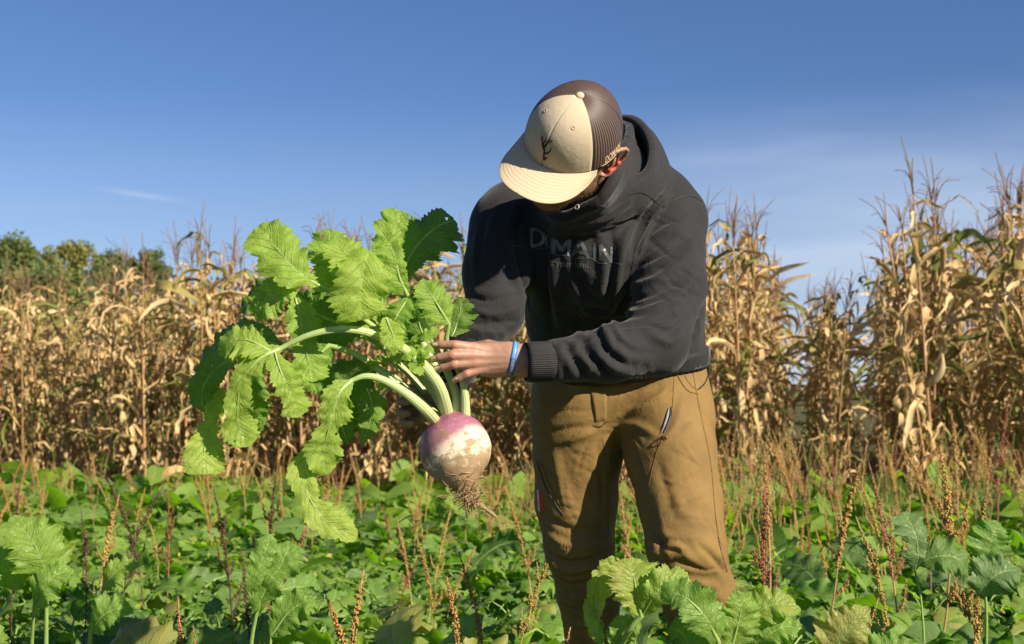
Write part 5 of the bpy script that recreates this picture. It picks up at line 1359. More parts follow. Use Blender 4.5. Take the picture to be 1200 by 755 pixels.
# ------------------------------------------------------------------ the cap
CU0 = .018
def cap_pt(phi, th):
    """phi: 0 = front, + towards his left; th: 0 top .. 1 rim"""
    S = math.sin(th * math.pi / 2) ** .86; C = math.cos(th * math.pi / 2) ** .92
    front = max(0, math.cos(phi)) ** 1.5
    a, b = .087, .106 + (.004 if math.cos(phi) < 0 else 0)
    top = .108 + .010 * front * (1 - th) * th * 4
    low = CU0 - .034 * (1 - math.cos(phi)) / 2
    notch = 1.0
    for s0 in (0, 60, -60, 120, -120, 180, -180):
        d = (phi - R(s0)) * S
        notch -= .010 * math.exp(-(d / .022) ** 2)
    k = S * notch * (1 + .05 * front * math.sin(th * math.pi) ** 2)
    return hp(a * math.sin(phi) * k, -.004 + b * math.cos(phi) * k, low + (top - low + .010) * C)
def cap_panel(p0, p1, mat, name, parent, n=26, m=30):
    V = []; U = []
    for i in range(n + 1):
        for j in range(m + 1):
            ph = R(p0 + (p1 - p0) * i / n); th = .03 + .97 * j / m; V.append(cap_pt(ph, th)); U.append((th, (ph + math.pi) / (2 * math.pi)))
    i, j = np.meshgrid(np.arange(n), np.arange(m), indexing='ij'); i = i.ravel(); j = j.ravel(); k = m + 1
    f = np.stack([i * k + j, i * k + j + 1, (i + 1) * k + j + 1, (i + 1) * k + j], 1)
    o = obj(name, mk_mesh(name, np.array(V), f, [mat], uv=U), parent); s = o.modifiers.new('thick', 'SOLIDIFY'); s.thickness = .0018; s.offset = 0; return o
# the cap itself: sweatband ring carrying its pieces
ring = np.array([cap_pt(t, .985) for t in np.linspace(0, 2 * math.pi, 49)])
a = Acc(); ring = hp(0,0,0) + (ring - hp(0,0,0)) * .975; a.tube(ring + hU * .002, .0022, 8, flat=1.0); cap = obj('cap', a.mesh('cap', [M['cap_tan']]), man, label='tan and brown trucker cap')
for p0, p1 in ((0, 60), (-60, 0)): cap_panel(p0, p1, M['cap_tan'], 'front_panel', cap)
for p0, p1 in ((60, 120), (120, 180), (-180, -120), (-120, -60)): cap_panel(p0, p1, M['cap_mesh'], 'mesh_panel', cap)
def vcap(v, r, n=6, k=16, h=.5):
    return
bt = cap_pt(0, 0.0); a = Acc()
prof = [(-.002, .0075), (.0, .0082), (.002, .0078), (.0036, .0058), (.0044, .0025), (.0046, .0003)]
a.tube(np.array([bt + hU * (z + .001) for z, _ in prof]), np.array([r for _, r in prof]), 18); obj('button', a.mesh('button', [M['cap_tan']]), cap)
def brim():
    n, m = 64, 44; V = []; U = []
    for i in range(n + 1):
        s = (i / n) * 2 - 1; ph = s * R(68)
        b0 = cap_pt(ph, 1.0) * 1.0
        ln = .079 * max(0, 1 - abs(s) ** 3.2) ** .62
        l0 = (b0 - Hc) @ hL
        for j in range(m + 1):
            t = j / m; w = ln * t
            p = b0 + hF * w + hL * (w * .18 * s) - hU * (w * .10)
            l = (p - Hc) @ hL
            # sideways curve of the brim
            p = p - hU * (2.2 * l * l) * t
            row = (t * 10.0) % 1.0; st = -.0005 * math.exp(-((row - .5) / .16) ** 2) if .12 < t < .93 else 0
            V.append(p + hU * (st + .001)); U.append((i / n, t))
    i, j = np.meshgrid(np.arange(n), np.arange(m), indexing='ij'); i = i.ravel(); j = j.ravel(); k = m + 1
    f = np.stack([i * k + j, (i + 1) * k + j, (i + 1) * k + j + 1, i * k + j + 1], 1)
    o = obj('brim', mk_mesh('brim', np.array(V), f, [M['brim']], uv=U), cap); s = o.modifiers.new('thick', 'SOLIDIFY'); s.thickness = .0032; s.offset = 0
def brim_mat():
    t = NT('cap_brim'); uvn = t.n('ShaderNodeUVMap'); s = t.n('ShaderNodeSeparateXYZ'); t.l(uvn.outputs[0], s.inputs[0])
    row = t.math('ABSOLUTE', t.math('SUBTRACT', t.math('FRACT', t.math('MULTIPLY', s.outputs[1], 10.0)), .5))
    line = t.rng(row, 0.0, .14, 1.0, 0.0); ob = t.tex('Object')
    c = t.mix(t.math('MULTIPLY', line, .5), (0.47, 0.385, 0.265), (0.25, 0.20, 0.13))
    return t.end(t.bsdf(c, .8, .2, t.bump(t.noise(ob, 800, 2), .3, .001)))
M['brim'] = brim_mat()
brim()
# eyelets, two on each front panel are visible as one each
def eyelet(phi, th):
    p = cap_pt(R(phi), th); d1 = norm(cap_pt(R(phi + 2), th) - p); d2 = norm(cap_pt(R(phi), th + .03) - p); n_ = norm(np.cross(d1, d2)); n_ = n_ * np.sign(n_ @ (p - Hc))
    t_ = np.linspace(0, 2 * math.pi, 13); a = Acc(); a.tube(p + np.outer(np.cos(t_), d1) * .0032 + np.outer(np.sin(t_), np.cross(n_, d1)) * .0032 + n_ * .0012, .0009, 5); eo = obj('eyelet', a.mesh('eyelet', [M['cap_tan']]), cap)
eyelet(30, .42); eyelet(-34, .42)
# antler emblem: raised dark branches on the front seam
def on_cap(x, y, off=.0015):
    """x metres towards his left of the front seam, y metres up from the rim"""
    th = 1 - y / .135; ph = x / (.10 * max(.3, math.sin(th * math.pi / 2))); p = cap_pt(ph, th); return p + norm(p - hp(0, 0, -.02)) * off
def emblem():
    a = Acc(); s = .001
    br_ = [[(4, 14), (1, 22), (-1, 30), (-2, 36)], [(-1, 30), (-7, 36), (-11, 43), (-12, 50)], [(-7, 36), (-5, 44), (-4, 52)], [(-2, 36), (1, 44), (2, 51)], [(1, 44), (6, 48), (9, 52)], [(1, 24), (8, 28), (12, 34), (12, 40)], [(4, 14), (7, 18), (10, 20)], [(-11, 43), (-15, 45), (-17, 49)]]
    for b in br_:
        c = catmull(np.array(b, float), 10); pts = np.array([on_cap(x * s, y * s) for x, y in c]); a.tube(pts, np.linspace(.0019, .0009, 10), 6)
    obj('emblem', a.mesh('emblem', [M['dark_thread']]), cap, label='dark embroidered antler emblem on the cap front')
emblem()
# ------------------------------------------------------------------ lettering
def text_mesh(body_, size=1.0, bold=.02):
    cu = bpy.data.curves.new('t', 'FONT'); cu.body = body_; cu.size = size; cu.offset = bold; cu.resolution_u = 3
    o = bpy.data.objects.new('t', cu); COL.objects.link(o); dg = bpy.context.evaluated_depsgraph_get(); me = bpy.data.meshes.new_from_object(o.evaluated_get(dg))
    bpy.data.objects.remove(o); bpy.data.curves.remove(cu)
    bm = bmesh.new(); bm.from_mesh(me); bmesh.ops.triangulate(bm, faces=bm.faces)
    for _ in range(4):
        lng = [e for e in bm.edges if e.calc_length() > size * .07]
        if lng: bmesh.ops.subdivide_edges(bm, edges=lng, cuts=1); bmesh.ops.triangulate(bm, faces=bm.faces)
    v = np.array([x.co[:] for x in bm.verts]); f = [tuple(q.index for q in x.verts) for x in bm.faces]; bm.free(); bpy.data.meshes.remove(me)
    return v, f
def lettering_on(fn, body_, bold, mat, parent, name, label, thick=0.0):
    v, f = text_mesh(body_, 1.0, bold)
    w = v[:, 0].max() - v[:, 0].min(); x = (v[:, 0] - v[:, 0].min()) / w; y = v[:, 1] / .7
    pts = []; ok = True
    for a_, b_ in zip(x, y):
        p = fn(a_, b_)
        if p is None: ok = False; break
        pts.append(p)
    if not ok: print('lettering missed', body_); return
    o = obj(name, mk_mesh(name, np.array(pts), f, [mat], smooth=False), parent, label=label)
    if thick: s = o.modifiers.new('thick', 'SOLIDIFY'); s.thickness = thick; s.offset = 1
    return o
def px_text(bvh, x0, y0, x1, y1, h, off, slant=0.0):
    """baseline from (x0,y0) to (x1,y1) in photo pixels, cap height h; wraps onto the cloth"""
    def fn(a_, b_):
        px = x0 + (x1 - x0) * a_ + slant * b_; py = y0 + (y1 - y0) * a_ - h * b_
        p, n_ = cast(bvh, px, py)
        return None if p is None else A3(p) + A3(n_) * off
    return fn
# the wordmark as it lies over the folds: the O is swallowed by the crease
STROKES = {'D': [[(0, 0), (0, 1)], [(0, 1), (.45, 1), (.85, .8), (.98, .5), (.85, .2), (.45, 0), (0, 0)]], 'O': [[(.5, 1), (.05, .8), (0, .5), (.05, .2), (.5, 0), (.95, .2), (1, .5), (.95, .8), (.5, 1)]],
           'M': [[(0, 0), (0, 1)], [(0, 1), (.5, .25)], [(.5, .25), (1, 1)], [(1, 1), (1, 0)]], 'A': [[(0, 0), (.5, 1)], [(.5, 1), (1, 0)], [(.2, .3), (.8, .3)]], 'I': [[(0, 0), (0, 1)]], 'N': [[(0, 0), (0, 1)], [(0, 1), (1, 0)], [(1, 0), (1, 1)]]}
def print_letter(ch, x0, y0, x1, y1, h, wd, label):
    """letter drawn as printed strokes that follow the cloth; its box stands on the baseline (x0,y0)-(x1,y1) in photo pixels"""
    V = []; F = []; off = .0013
    for st in STROKES[ch]:
        q = np.array(st, float); q = catmull(q, 26) if len(q) > 2 else catmull(q, 14)
        X = np.stack([x0 + (x1 - x0) * q[:, 0], y0 + (y1 - y0) * q[:, 0] - h * q[:, 1]], 1); t_ = norm(np.gradient(X, axis=0)); s_ = np.stack([-t_[:, 1], t_[:, 0]], 1)
        rows = []
        for a_, b_ in zip(X, s_):
            row = []
            for w in (-1, -.33, .33, 1):
                c_, n_ = cast(hb, *(a_ + b_ * w * wd / 2))
                if c_ is None: row = None; break
                row.append(A3(c_) + A3(n_) * off)
            if row: rows.append(row)
        n0 = len(V); V += [v_ for r_ in rows for v_ in r_]; off += .00012
        F += [(n0 + i * 4 + k, n0 + i * 4 + k + 1, n0 + i * 4 + k + 5, n0 + i * 4 + k + 4) for i in range(len(rows) - 1) for k in range(3)]
    obj('lettering', mk_mesh('lettering', np.array(V), F, [M['print']]), hoodie, label=label)
print_letter('D', 622, 288, 638, 288, 19, 4.2, 'grey printed letter D on the chest')
print_letter('O', 641, 292, 646, 293, 18, 2.2, 'grey printed letter O half hidden in a crease')
print_letter('M', 649, 297, 667, 300, 19, 4.6, 'grey printed letter M on the chest')
print_letter('A', 671, 300, 690, 303, 19, 4.4, 'grey printed letter A on the chest')
print_letter('I', 697, 304, 700, 304, 19, 4.0, 'grey printed letter I on the chest')
print_letter('N', 704, 306, 716, 308, 19, 3.6, 'grey printed letter N on the chest')
lettering_on(px_text(hb, 643, 311, 692, 314, 7, .0014), 'is your land.', .02, M['print'], hoodie, 'lettering', 'small grey print reading is your land')
seam(hb, [(603, 288), (616, 289), (622, 293), (642, 291), (648, 298), (664, 300), (676, 303), (692, 303), (704, 309), (716, 308), (728, 310)], .0006, M['print'], hoodie, 'printed_line', .0006, 60)
def cap_text(a_, b_):
    ph = R(78 + 28 * a_); th = .955 - .020 * math.sin(a_ * 2) - .085 * b_; p = cap_pt(ph, th); return p + norm(p - hp(0, 0, -.02)) * .0022
M['gold'] = M['pale_thread']
lettering_on(cap_text, 'DOMAIN', .02, M['gold'], cap, 'lettering', 'small pale stitched lettering on the mesh side')
uls = np.array([cap_pt(R(73 + 36 * t), .965 - .012 * t + .004 * math.sin(t * 9)) + norm(cap_pt(R(80), .96) - Hc) * .002 for t in np.linspace(0, 1, 20)])
a = Acc(); a.tube(uls, .0006, 5); obj('stitched_line', a.mesh('stitched_line', [M['gold']]), cap)
# ------------------------------------------------------------------ the big turnip held in front of the man
def root_mat():
    t = NT('turnip_root'); ob = t.tex('Object'); h = t.attr('tint'); sd_ = t.attr('side')
    n = t.noise(ob, 9, 4); n2 = t.noise(ob, 42, 5, .65); n3 = t.noise(ob, 130, 3, .6); streak = t.noise(ob, 22, 3, .5, 1.5)
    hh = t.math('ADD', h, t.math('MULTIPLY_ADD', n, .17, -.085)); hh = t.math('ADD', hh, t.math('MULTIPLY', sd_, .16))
    c = t.ramp(hh, [(0.0, (0.30, 0.27, 0.10)), (0.06, (0.36, 0.12, 0.17)), (0.16, (0.235, 0.075, 0.135)), (0.42, (0.31, 0.13, 0.18)), (0.49, (0.56, 0.40, 0.35)), (0.56, (0.66, 0.60, 0.43)), (0.8, (0.62, 0.53, 0.34)), (1.0, (0.50, 0.35, 0.19))])
    c = t.mix(t.math('MULTIPLY', t.rng(n3, .55, .75), .25), c, (0.80, 0.62, 0.55))
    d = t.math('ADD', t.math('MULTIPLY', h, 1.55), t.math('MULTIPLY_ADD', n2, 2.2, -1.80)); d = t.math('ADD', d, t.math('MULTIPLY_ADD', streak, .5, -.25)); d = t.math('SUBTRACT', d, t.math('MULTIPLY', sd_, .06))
    ring = t.math('SINE', t.math('ADD', t.math('MULTIPLY', h, 95), t.math('MULTIPLY', n, 22))); d = t.math('ADD', d, t.math('MULTIPLY', t.rng(ring, .6, 1.0), .13))
    dirt = t.rng(d, .05, .38)
    c = t.mix(t.math('MULTIPLY', dirt, .82), c, t.mix(n3, (0.30, 0.19, 0.09), (0.13, 0.08, 0.04)))
    b = t.bump(n2, .35, .004); b = t.bump(n3, .3, .0015, b)
    return t.end(t.bsdf(c, t.math('MULTIPLY_ADD', dirt, .45, .36), .45, b, Subsurface_Weight=.08, Subsurface_Radius=(.01, .005, .004)))
M['root'] = root_mat()
M['root_hair'] = simple('root_hair', (0.42, 0.29, 0.16), .85, .15, .35, 80, .3)
def stalk_mat():
    t = NT('leaf_stalk'); ob = t.tex('Object'); s = t.n('ShaderNodeSeparateXYZ'); u_ = t.n('ShaderNodeUVMap'); t.l(u_.outputs[0], s.inputs[0])
    rib = t.math('SINE', t.math('MULTIPLY', s.outputs[1], 75)); c = t.ramp(s.outputs[0], [(0, (0.50, 0.56, 0.29)), (.3, (0.33, 0.44, 0.16)), (1, (0.20, 0.33, 0.07))])
    c = t.mix(t.rng(rib, -.2, 1, 0, .25), c, (0.30, 0.42, 0.12)); c = t.mix(t.rng(t.noise(ob, 60, 4), .6, .75, 0, .35), c, (.45, .40, .2))
    tr = t.n('ShaderNodeBsdfTranslucent'); t.l(c, tr.inputs[0]); m = t.n('ShaderNodeMixShader'); m.inputs[0].default_value = .12
    t.l(t.bsdf(c, .38, .45, t.bump(rib, .25, .001)), m.inputs[1]); t.l(tr.outputs[0], m.inputs[2]); return t.end(m.outputs[0])
M['stalk'] = stalk_mat()
turnip = empty('turnip', P(534, 528, 2.50), 'huge purple topped turnip with muddy root held up by its leaves', 'turnip')
def make_root():
    ax = [P(526, 492, 2.550), P(529, 502, 2.535), P(534, 528, 2.505), P(540, 556, 2.485), P(546, 576, 2.475), P(552, 585, 2.470), P(566, 594, 2.475), P(584, 608, 2.465)]
    c = catmull([A3(q) for q in ax], 90); n = len(c)
    s = np.r_[0, np.cumsum(np.linalg.norm(np.diff(c, axis=0), axis=1))]; s /= s[-1]
    r = np.interp(s, [0, .012, .05, .11, .20, .30, .38, .46, .53, .59, .64, .70, .80, 1.0], [.004, .020, .039, .0555, .0670, .0700, .0680, .0590, .045, .028, .0155, .0095, .0060, .0012])
    k_ = np.ones(7) / 7; r2 = np.convolve(np.pad(r, 3, mode='edge'), k_, 'valid'); r2[:2] = r[:2]
    v, f, uv = tube(c, r2, 72, up=(0, 1, 0)); h = np.r_[np.repeat(np.clip(s / .64, 0, 1), 72), 0, 1]
    nn = vnormals(v, np.where(f == f, f, f)); d = wob(v, 9, 2) * .0022 + wob(v, 38, 5) * .0006 + .0016 * np.sin(h * 60 + 3 * wob(v, 6, 9)) * np.clip(h - .45, 0, 1)
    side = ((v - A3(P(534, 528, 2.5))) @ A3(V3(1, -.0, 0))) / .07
    v = v + nn * d[:, None]
    me = bpy.data.meshes.new('x'); A_ = Acc(); A_.add(v, f, uv, 0, h); me = A_.mesh('root', [M['root']])
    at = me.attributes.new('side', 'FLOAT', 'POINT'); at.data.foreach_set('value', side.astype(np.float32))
    obj('root', me, turnip)
    # fibrous rootlets round the base of the bulb
    rr = np.random.default_rng(3); H = Acc()
    for q in range(260):
        i = int(np.interp(rr.random() ** .8, [0, 1], [.50, .78]) * n) if q > 50 else int(rr.uniform(.45, .58) * n)
        an = rr.uniform(0, 6.28); row = v[min(i, n - 1) * 72 + int(an / 6.2832 * 72) % 72]; out_ = norm(row - c[min(i, n - 1)])
        L = rr.uniform(.012, .052) * (1.2 if q % 9 == 0 else 1); g = np.array([.25, 0, -1.0]); d0 = norm(out_ + rr.normal(0, .5, 3)); pts = [row - out_ * .001]
        for k in range(4): d0 = norm(d0 + rr.normal(0, .55, 3) + g * .10 + (-out_ * .15 if k > 1 else 0)); pts.append(pts[-1] + d0 * L / 4)
        H.tube(catmull(pts, 7), np.linspace(rr.uniform(.0006, .0013), .0003, 7), 4)
    obj('root_hairs', H.mesh('root_hairs', [M['root_hair']]), turnip, kind='stuff')
make_root()
def hero(parent, path, us, wL, wR, nrm, tint, stalk=None, srad=(.011, .006), seed=0, ruffle=.20, fold=.16, droop=.2, teeth=.10, label=None, rfreq=3, mat='turnip_leaf', NU=84, NV=8, nteeth=24, name='leaf', sweep=.22, flat=.8, quilt=.035, lobe=.30):
    """a large leaf: midrib path and stalk as (px, py, distance) of real points; widths given in photo pixels at that distance"""
    pts = [A3(P(*q)) for q in path]; d = np.mean([q[2] for q in path]); sc = d / FPX
    n3 = [A3(V3(*q)) for q in (nrm if isinstance(nrm, list) else [nrm])]
    if len(n3) == 1: n3 = n3 * len(pts)
    elif len(n3) != len(pts): n3 = list(catmull(n3, len(pts)))
    v, f, uv = leaf_blade(pts, n3, us, np.array(wL) * sc, us, np.array(wR) * sc, NU=NU, NV=NV, fold=fold, ruffle=ruffle, rfreq=rfreq, teeth=teeth, nteeth=nteeth, sweep=sweep, quilt=quilt, droop=droop, seed=seed, lobe=lobe)
    v = v + wob(v, 30, seed + 90)[:, None] * norm(A3(V3(.2, .2, 1)))[None] * .0024; v = v + wob(v, 70, seed + 95)[:, None] * norm(A3(V3(.2, .2, 1)))[None] * .0011; v = v + wob(v, 11, seed + 50)[:, None] * norm(A3(V3(.2, .2, 1)))[None] * .006
    A_ = Acc(); A_.add(v, f, uv, 0, tint); lf = obj(name, A_.mesh(name, [M[mat]]), parent, label=label)
    st = [A3(P(*q)) for q in (stalk or [])]; c = catmull(st + pts[:1], 26) if st else None
    mid = catmull(pts, 30)[:24]; nn = catmull(n3, 30)[:24]
    if c is not None:
        full = np.vstack([c[:-1], mid]); rad = np.r_[np.linspace(srad[0] * .9, srad[1] * .75, len(c) - 1) , srad[1] * .75 * np.linspace(1, .12, len(mid)) ** 1.6]
    else: full = mid; rad = np.linspace(.0015, .0005, len(mid))
    A_ = Acc(); A_.tube(full, rad, 12, flat=flat, up=tuple(A3(V3(.1, .2, 1)))); obj('stalk', A_.mesh('stalk', [M['stalk' if mat == 'turnip_leaf' else 'petiole']]), lf)
    return lf
def turnip_leaves():
    T = turnip; O5 = [0, .12, .3, .55, .8, 1.0]
    # frontmost arching stalk and its blade hanging in lobes on the far left
    hero(T, [(330, 408, 2.36), (305, 420, 2.34), (285, 445, 2.34), (278, 480, 2.35), (282, 505, 2.36), (290, 524, 2.36)], [0, .1, .2, .35, .5, .65, .8, .92, 1], [4, 14, 20, 12, 18, 24, 26, 18, 0], [4, 18, 28, 14, 16, 20, 22, 14, 0], [(.35, .45, 1), (.4, .3, 1), (.45, .0, 1)], .18,
         [(527, 496, 2.53), (516, 456, 2.47), (497, 429, 2.45), (470, 407, 2.42), (435, 391, 2.39), (400, 386, 2.37), (362, 393, 2.36)], (.0145, .0068), 1, label='leaf on the thickest arching stalk, hanging in ragged lobes')
    hero(T, [(318, 412, 2.35), (300, 402, 2.34), (285, 398, 2.34), (268, 402, 2.35), (255, 415, 2.37)], [0, .2, .5, .8, 1], [5, 26, 30, 22, 0], [5, 16, 24, 18, 0], [(.1, .8, 1), (.3, .6, 1)], .15, seed=2, ruffle=.2)
    hero(T, [(322, 412, 2.35), (327, 430, 2.33), (336, 452, 2.33), (345, 472, 2.34), (349, 490, 2.35)], [0, .15, .4, .6, .85, 1], [5, 16, 22, 18, 22, 0], [5, 14, 18, 14, 20, 0], [(.5, .2, 1)], .12, seed=3)
    hero(T, [(275, 420, 2.38), (256, 430, 2.40), (242, 446, 2.42), (236, 465, 2.43), (240, 484, 2.43)], [0, .2, .5, .8, 1], [6, 20, 24, 20, 0], [6, 18, 22, 14, 0], [(-.2, .3, 1), (.2, -.3, 1)], .62, seed=4)
    hero(T, [(262, 455, 2.40), (252, 480, 2.41), (244, 505, 2.40), (239, 530, 2.38), (240, 556, 2.37)], [0, .2, .4, .55, .8, .95, 1], [5, 12, 10, 20, 28, 24, 2], [5, 12, 10, 18, 26, 22, 2], [(.3, .1, 1), (.45, .3, 1)], .08, seed=5, teeth=.09)
    hero(T, [(330, 405, 2.44), (300, 398, 2.46), (270, 402, 2.49), (248, 418, 2.52), (232, 440, 2.54)], [0, .2, .5, .8, 1], [5, 18, 20, 14, 0], [5, 22, 30, 20, 0], [(-.7, .4, .7), (-.8, .2, .6)], .85, seed=6, label='shaded dark green leaf turned away from the sun')  # dark tint puts the shade into this leaf's colour
    # upper left leaf with a notch and side lobes
    hero(T, [(388, 342, 2.42), (366, 330, 2.41), (348, 318, 2.40), (330, 298, 2.40), (312, 276, 2.41), (302, 266, 2.42)], [0, .12, .22, .34, .55, .75, .92, 1], [4, 10, 8, 26, 36, 34, 20, 3], [4, 14, 7, 26, 30, 28, 16, 3], [(.3, .35, 1), (.15, .25, 1)], .22,
         [(524, 490, 2.53), (505, 450, 2.52), (470, 405, 2.49), (430, 368, 2.46)], (.010, .0052), 7, label='broad leaf at the upper left with a deep notch', teeth=.09)
    hero(T, [(352, 322, 2.42), (335, 332, 2.41), (318, 345, 2.41), (303, 358, 2.42), (294, 366, 2.43)], [0, .2, .5, .8, 1], [4, 22, 26, 20, 2], [4, 14, 20, 16, 2], [(.3, .5, 1)], .26, seed=8)
    hero(T, [(322, 330, 2.50), (304, 340, 2.53), (290, 355, 2.55), (280, 368, 2.56)], [0, .3, .7, 1], [6, 18, 16, 0], [6, 16, 12, 0], [(-.8, .1, .5)], .95, seed=9)
    hero(T, [(345, 345, 2.42), (352, 372, 2.41), (356, 398, 2.40), (362, 425, 2.40), (366, 448, 2.40)], [0, .15, .35, .5, .75, .92, 1], [5, 22, 24, 14, 26, 22, 0], [5, 18, 20, 14, 24, 18, 0], [(.35, .5, 1), (.5, .2, 1)], .3, seed=10, teeth=.09)
    # second crown leaf behind
    hero(T, [(398, 352, 2.47), (392, 330, 2.46), (388, 308, 2.46), (386, 288, 2.46), (386, 269, 2.47)], [0, .2, .45, .7, .9, 1], [5, 16, 26, 28, 18, 2], [5, 16, 30, 32, 20, 2], [(.2, .2, 1)], .38,
         [(524, 490, 2.56), (490, 430, 2.55), (440, 385, 2.51)], (.010, .005), 11, teeth=.1)
    hero(T, [(425, 392, 2.54), (400, 380, 2.55), (378, 372, 2.56), (360, 360, 2.57), (345, 345, 2.58)], O5, [6, 34, 42, 38, 24, 2], [6, 34, 42, 38, 24, 2], [(-.35, -.1, 1)], .8, [(522, 490, 2.58), (480, 440, 2.58), (450, 410, 2.56)], (.009, .005), 12, label='dark shaded leaf behind the lit ones')  # shade behind the lit leaves is painted by the darker tint
    # the bell shaped leaf drooping towards the camera
    hero(T, [(448, 378, 2.46), (446, 340, 2.43), (438, 304, 2.39), (430, 300, 2.36), (424, 325, 2.34), (422, 352, 2.34), (424, 374, 2.35)], [0, .2, .42, .5, .62, .8, .95, 1], [4, 10, 22, 30, 34, 36, 30, 12], [4, 10, 20, 26, 32, 38, 32, 12], [(0, .2, 1), (0, .9, .7), (.1, .5, 1), (.35, .25, 1), (.35, .15, 1)], .12,
         [(527, 490, 2.53), (505, 455, 2.52), (470, 415, 2.48)], (.011, .0058), 13, label='bell shaped bright leaf folded over towards the camera', ruffle=.2, fold=.3, droop=.5)
    hero(T, [(432, 335, 2.42), (420, 318, 2.41), (408, 302, 2.41), (398, 288, 2.42), (394, 280, 2.43)], O5, [5, 16, 26, 28, 20, 2], [5, 16, 24, 26, 18, 2], [(.4, .4, 1)], .16, seed=14, teeth=.09)
    hero(T, [(452, 372, 2.40), (458, 385, 2.38), (462, 398, 2.37), (470, 410, 2.37)], O5, [4, 12, 16, 18, 12, 2], [4, 12, 14, 16, 12, 2], [(.4, .4, 1)], .12, seed=15, teeth=.12)
    # side on leaf with its pale midrib
    hero(T, [(477, 345, 2.46), (468, 325, 2.45), (464, 305, 2.45), (458, 288, 2.46), (452, 280, 2.47)], [0, .15, .4, .7, .9, 1], [4, 34, 30, 24, 14, 2], [4, 10, 12, 12, 10, 2], [(.15, .2, 1)], .35,
         [(538, 490, 2.52), (532, 455, 2.52), (508, 402, 2.50), (490, 368, 2.48)], (.011, .0055), 16)
    hero(T, [(478, 350, 2.45), (470, 362, 2.43), (462, 376, 2.42), (455, 392, 2.42)], O5, [4, 14, 20, 22, 16, 2], [4, 14, 16, 18, 12, 2], [(-.2, .3, 1)], .55, seed=17)
    # big dark leaf at the top right, shaded by its tint; a paler blade paints the sunlit corner
    hero(T, [(472, 335, 2.60), (476, 312, 2.60), (486, 292, 2.60), (500, 276, 2.60), (516, 264, 2.61), (532, 258, 2.62)], [0, .12, .3, .5, .72, .9, 1], [5, 30, 42, 40, 30, 18, 3], [5, 14, 30, 42, 42, 30, 4], [(-.35, .25, .9), (-.45, .35, .8)], .72,
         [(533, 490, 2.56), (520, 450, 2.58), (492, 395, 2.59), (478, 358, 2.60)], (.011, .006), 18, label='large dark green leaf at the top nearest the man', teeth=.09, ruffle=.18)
    hero(T, [(470, 330, 2.58), (462, 305, 2.57), (460, 282, 2.57), (466, 262, 2.58), (478, 250, 2.59)], O5, [5, 16, 24, 28, 22, 3], [5, 10, 14, 16, 12, 3], [(.3, .5, .9)], .32, seed=19, teeth=.09)
    # small leaf by the sleeve
    hero(T, [(526, 380, 2.47), (518, 366, 2.46), (508, 350, 2.46), (500, 338, 2.46), (494, 328, 2.47)], O5, [4, 20, 24, 22, 16, 2], [4, 16, 22, 22, 16, 2], [(.35, .3, 1)], .36,
         [(546, 492, 2.51), (545, 465, 2.505), (540, 440, 2.50), (524, 405, 2.485)], (.0105, .0055), 20)
    hero(T, [(530, 395, 2.56), (536, 378, 2.57), (540, 362, 2.57), (540, 348, 2.58)], O5, [4, 14, 18, 18, 12, 2], [4, 14, 20, 20, 12, 2], [(-.2, .2, 1)], .8, seed=21)
    hero(T, [(500, 400, 2.56), (492, 382, 2.57), (490, 362, 2.57), (498, 345, 2.57)], O5, [4, 22, 30, 30, 20, 2], [4, 22, 32, 32, 20, 2], [(-.3, .2, 1)], .85, seed=22)
    # low arching stalk with a lobed leaf hanging under it
    hero(T, [(412, 446, 2.40), (398, 460, 2.38), (390, 485, 2.38), (383, 512, 2.38), (378, 535, 2.39), (384, 556, 2.40)], [0, .1, .25, .42, .50, .62, .82, .95, 1], [4, 12, 24, 22, 10, 24, 26, 14, 0], [4, 14, 20, 18, 10, 24, 22, 12, 0], [(.3, .5, 1), (.5, .1, 1)], .16,
         [(515, 500, 2.52), (498, 480, 2.45), (474, 460, 2.43), (448, 445, 2.415), (428, 441, 2.405)], (.0135, .0062), 23, label='lobed leaf hanging from the low arching stalk')
    hero(T, [(372, 520, 2.41), (358, 545, 2.40), (360, 575, 2.39), (372, 600, 2.38), (392, 618, 2.38), (418, 632, 2.39)], [0, .15, .3, .42, .6, .8, .95, 1], [5, 20, 16, 12, 24, 26, 14, 2], [5, 18, 24, 12, 22, 16, 8, 2], [(.35, .3, 1), (.45, .45, 1)], .0, seed=24, label='yellowing lowest leaf', teeth=.09)
    hero(T, [(440, 432, 2.56), (418, 446, 2.57), (402, 468, 2.58), (400, 495, 2.58), (408, 520, 2.58)], O5, [6, 30, 42, 36, 24, 2], [6, 30, 40, 34, 22, 2], [(-.3, .1, 1)], .9, [(515, 492, 2.55), (485, 462, 2.56), (460, 440, 2.56)], (.0095, .005), 25, label='dark leaf hanging in shade behind the low stalk')  # the shade it hangs in is put into the leaf tint
    hero(T, [(430, 455, 2.52), (436, 475, 2.52), (432, 500, 2.52), (424, 520, 2.52)], O5, [5, 16, 18, 14, 10, 2], [5, 16, 18, 16, 10, 2], [(-.1, .2, 1)], .55, seed=26)
    hero(T, [(385, 405, 2.50), (372, 420, 2.49), (365, 440, 2.48), (372, 462, 2.48)], O5, [5, 22, 28, 24, 16, 2], [5, 20, 26, 22, 14, 2], [(.0, .3, 1)], .6, [(518, 492, 2.53), (480, 462, 2.52), (440, 430, 2.51), (410, 412, 2.50)], (.0105, .0065), 27)
    hero(T, [(300, 425, 2.42), (294, 450, 2.43), (296, 480, 2.44), (306, 505, 2.44)], O5, [5, 18, 26, 24, 16, 2], [5, 16, 22, 22, 14, 2], [(-.3, .2, 1)], .6, seed=28)
    # little frilled leaves in the heart of the bundle
    rr = np.random.default_rng(12)
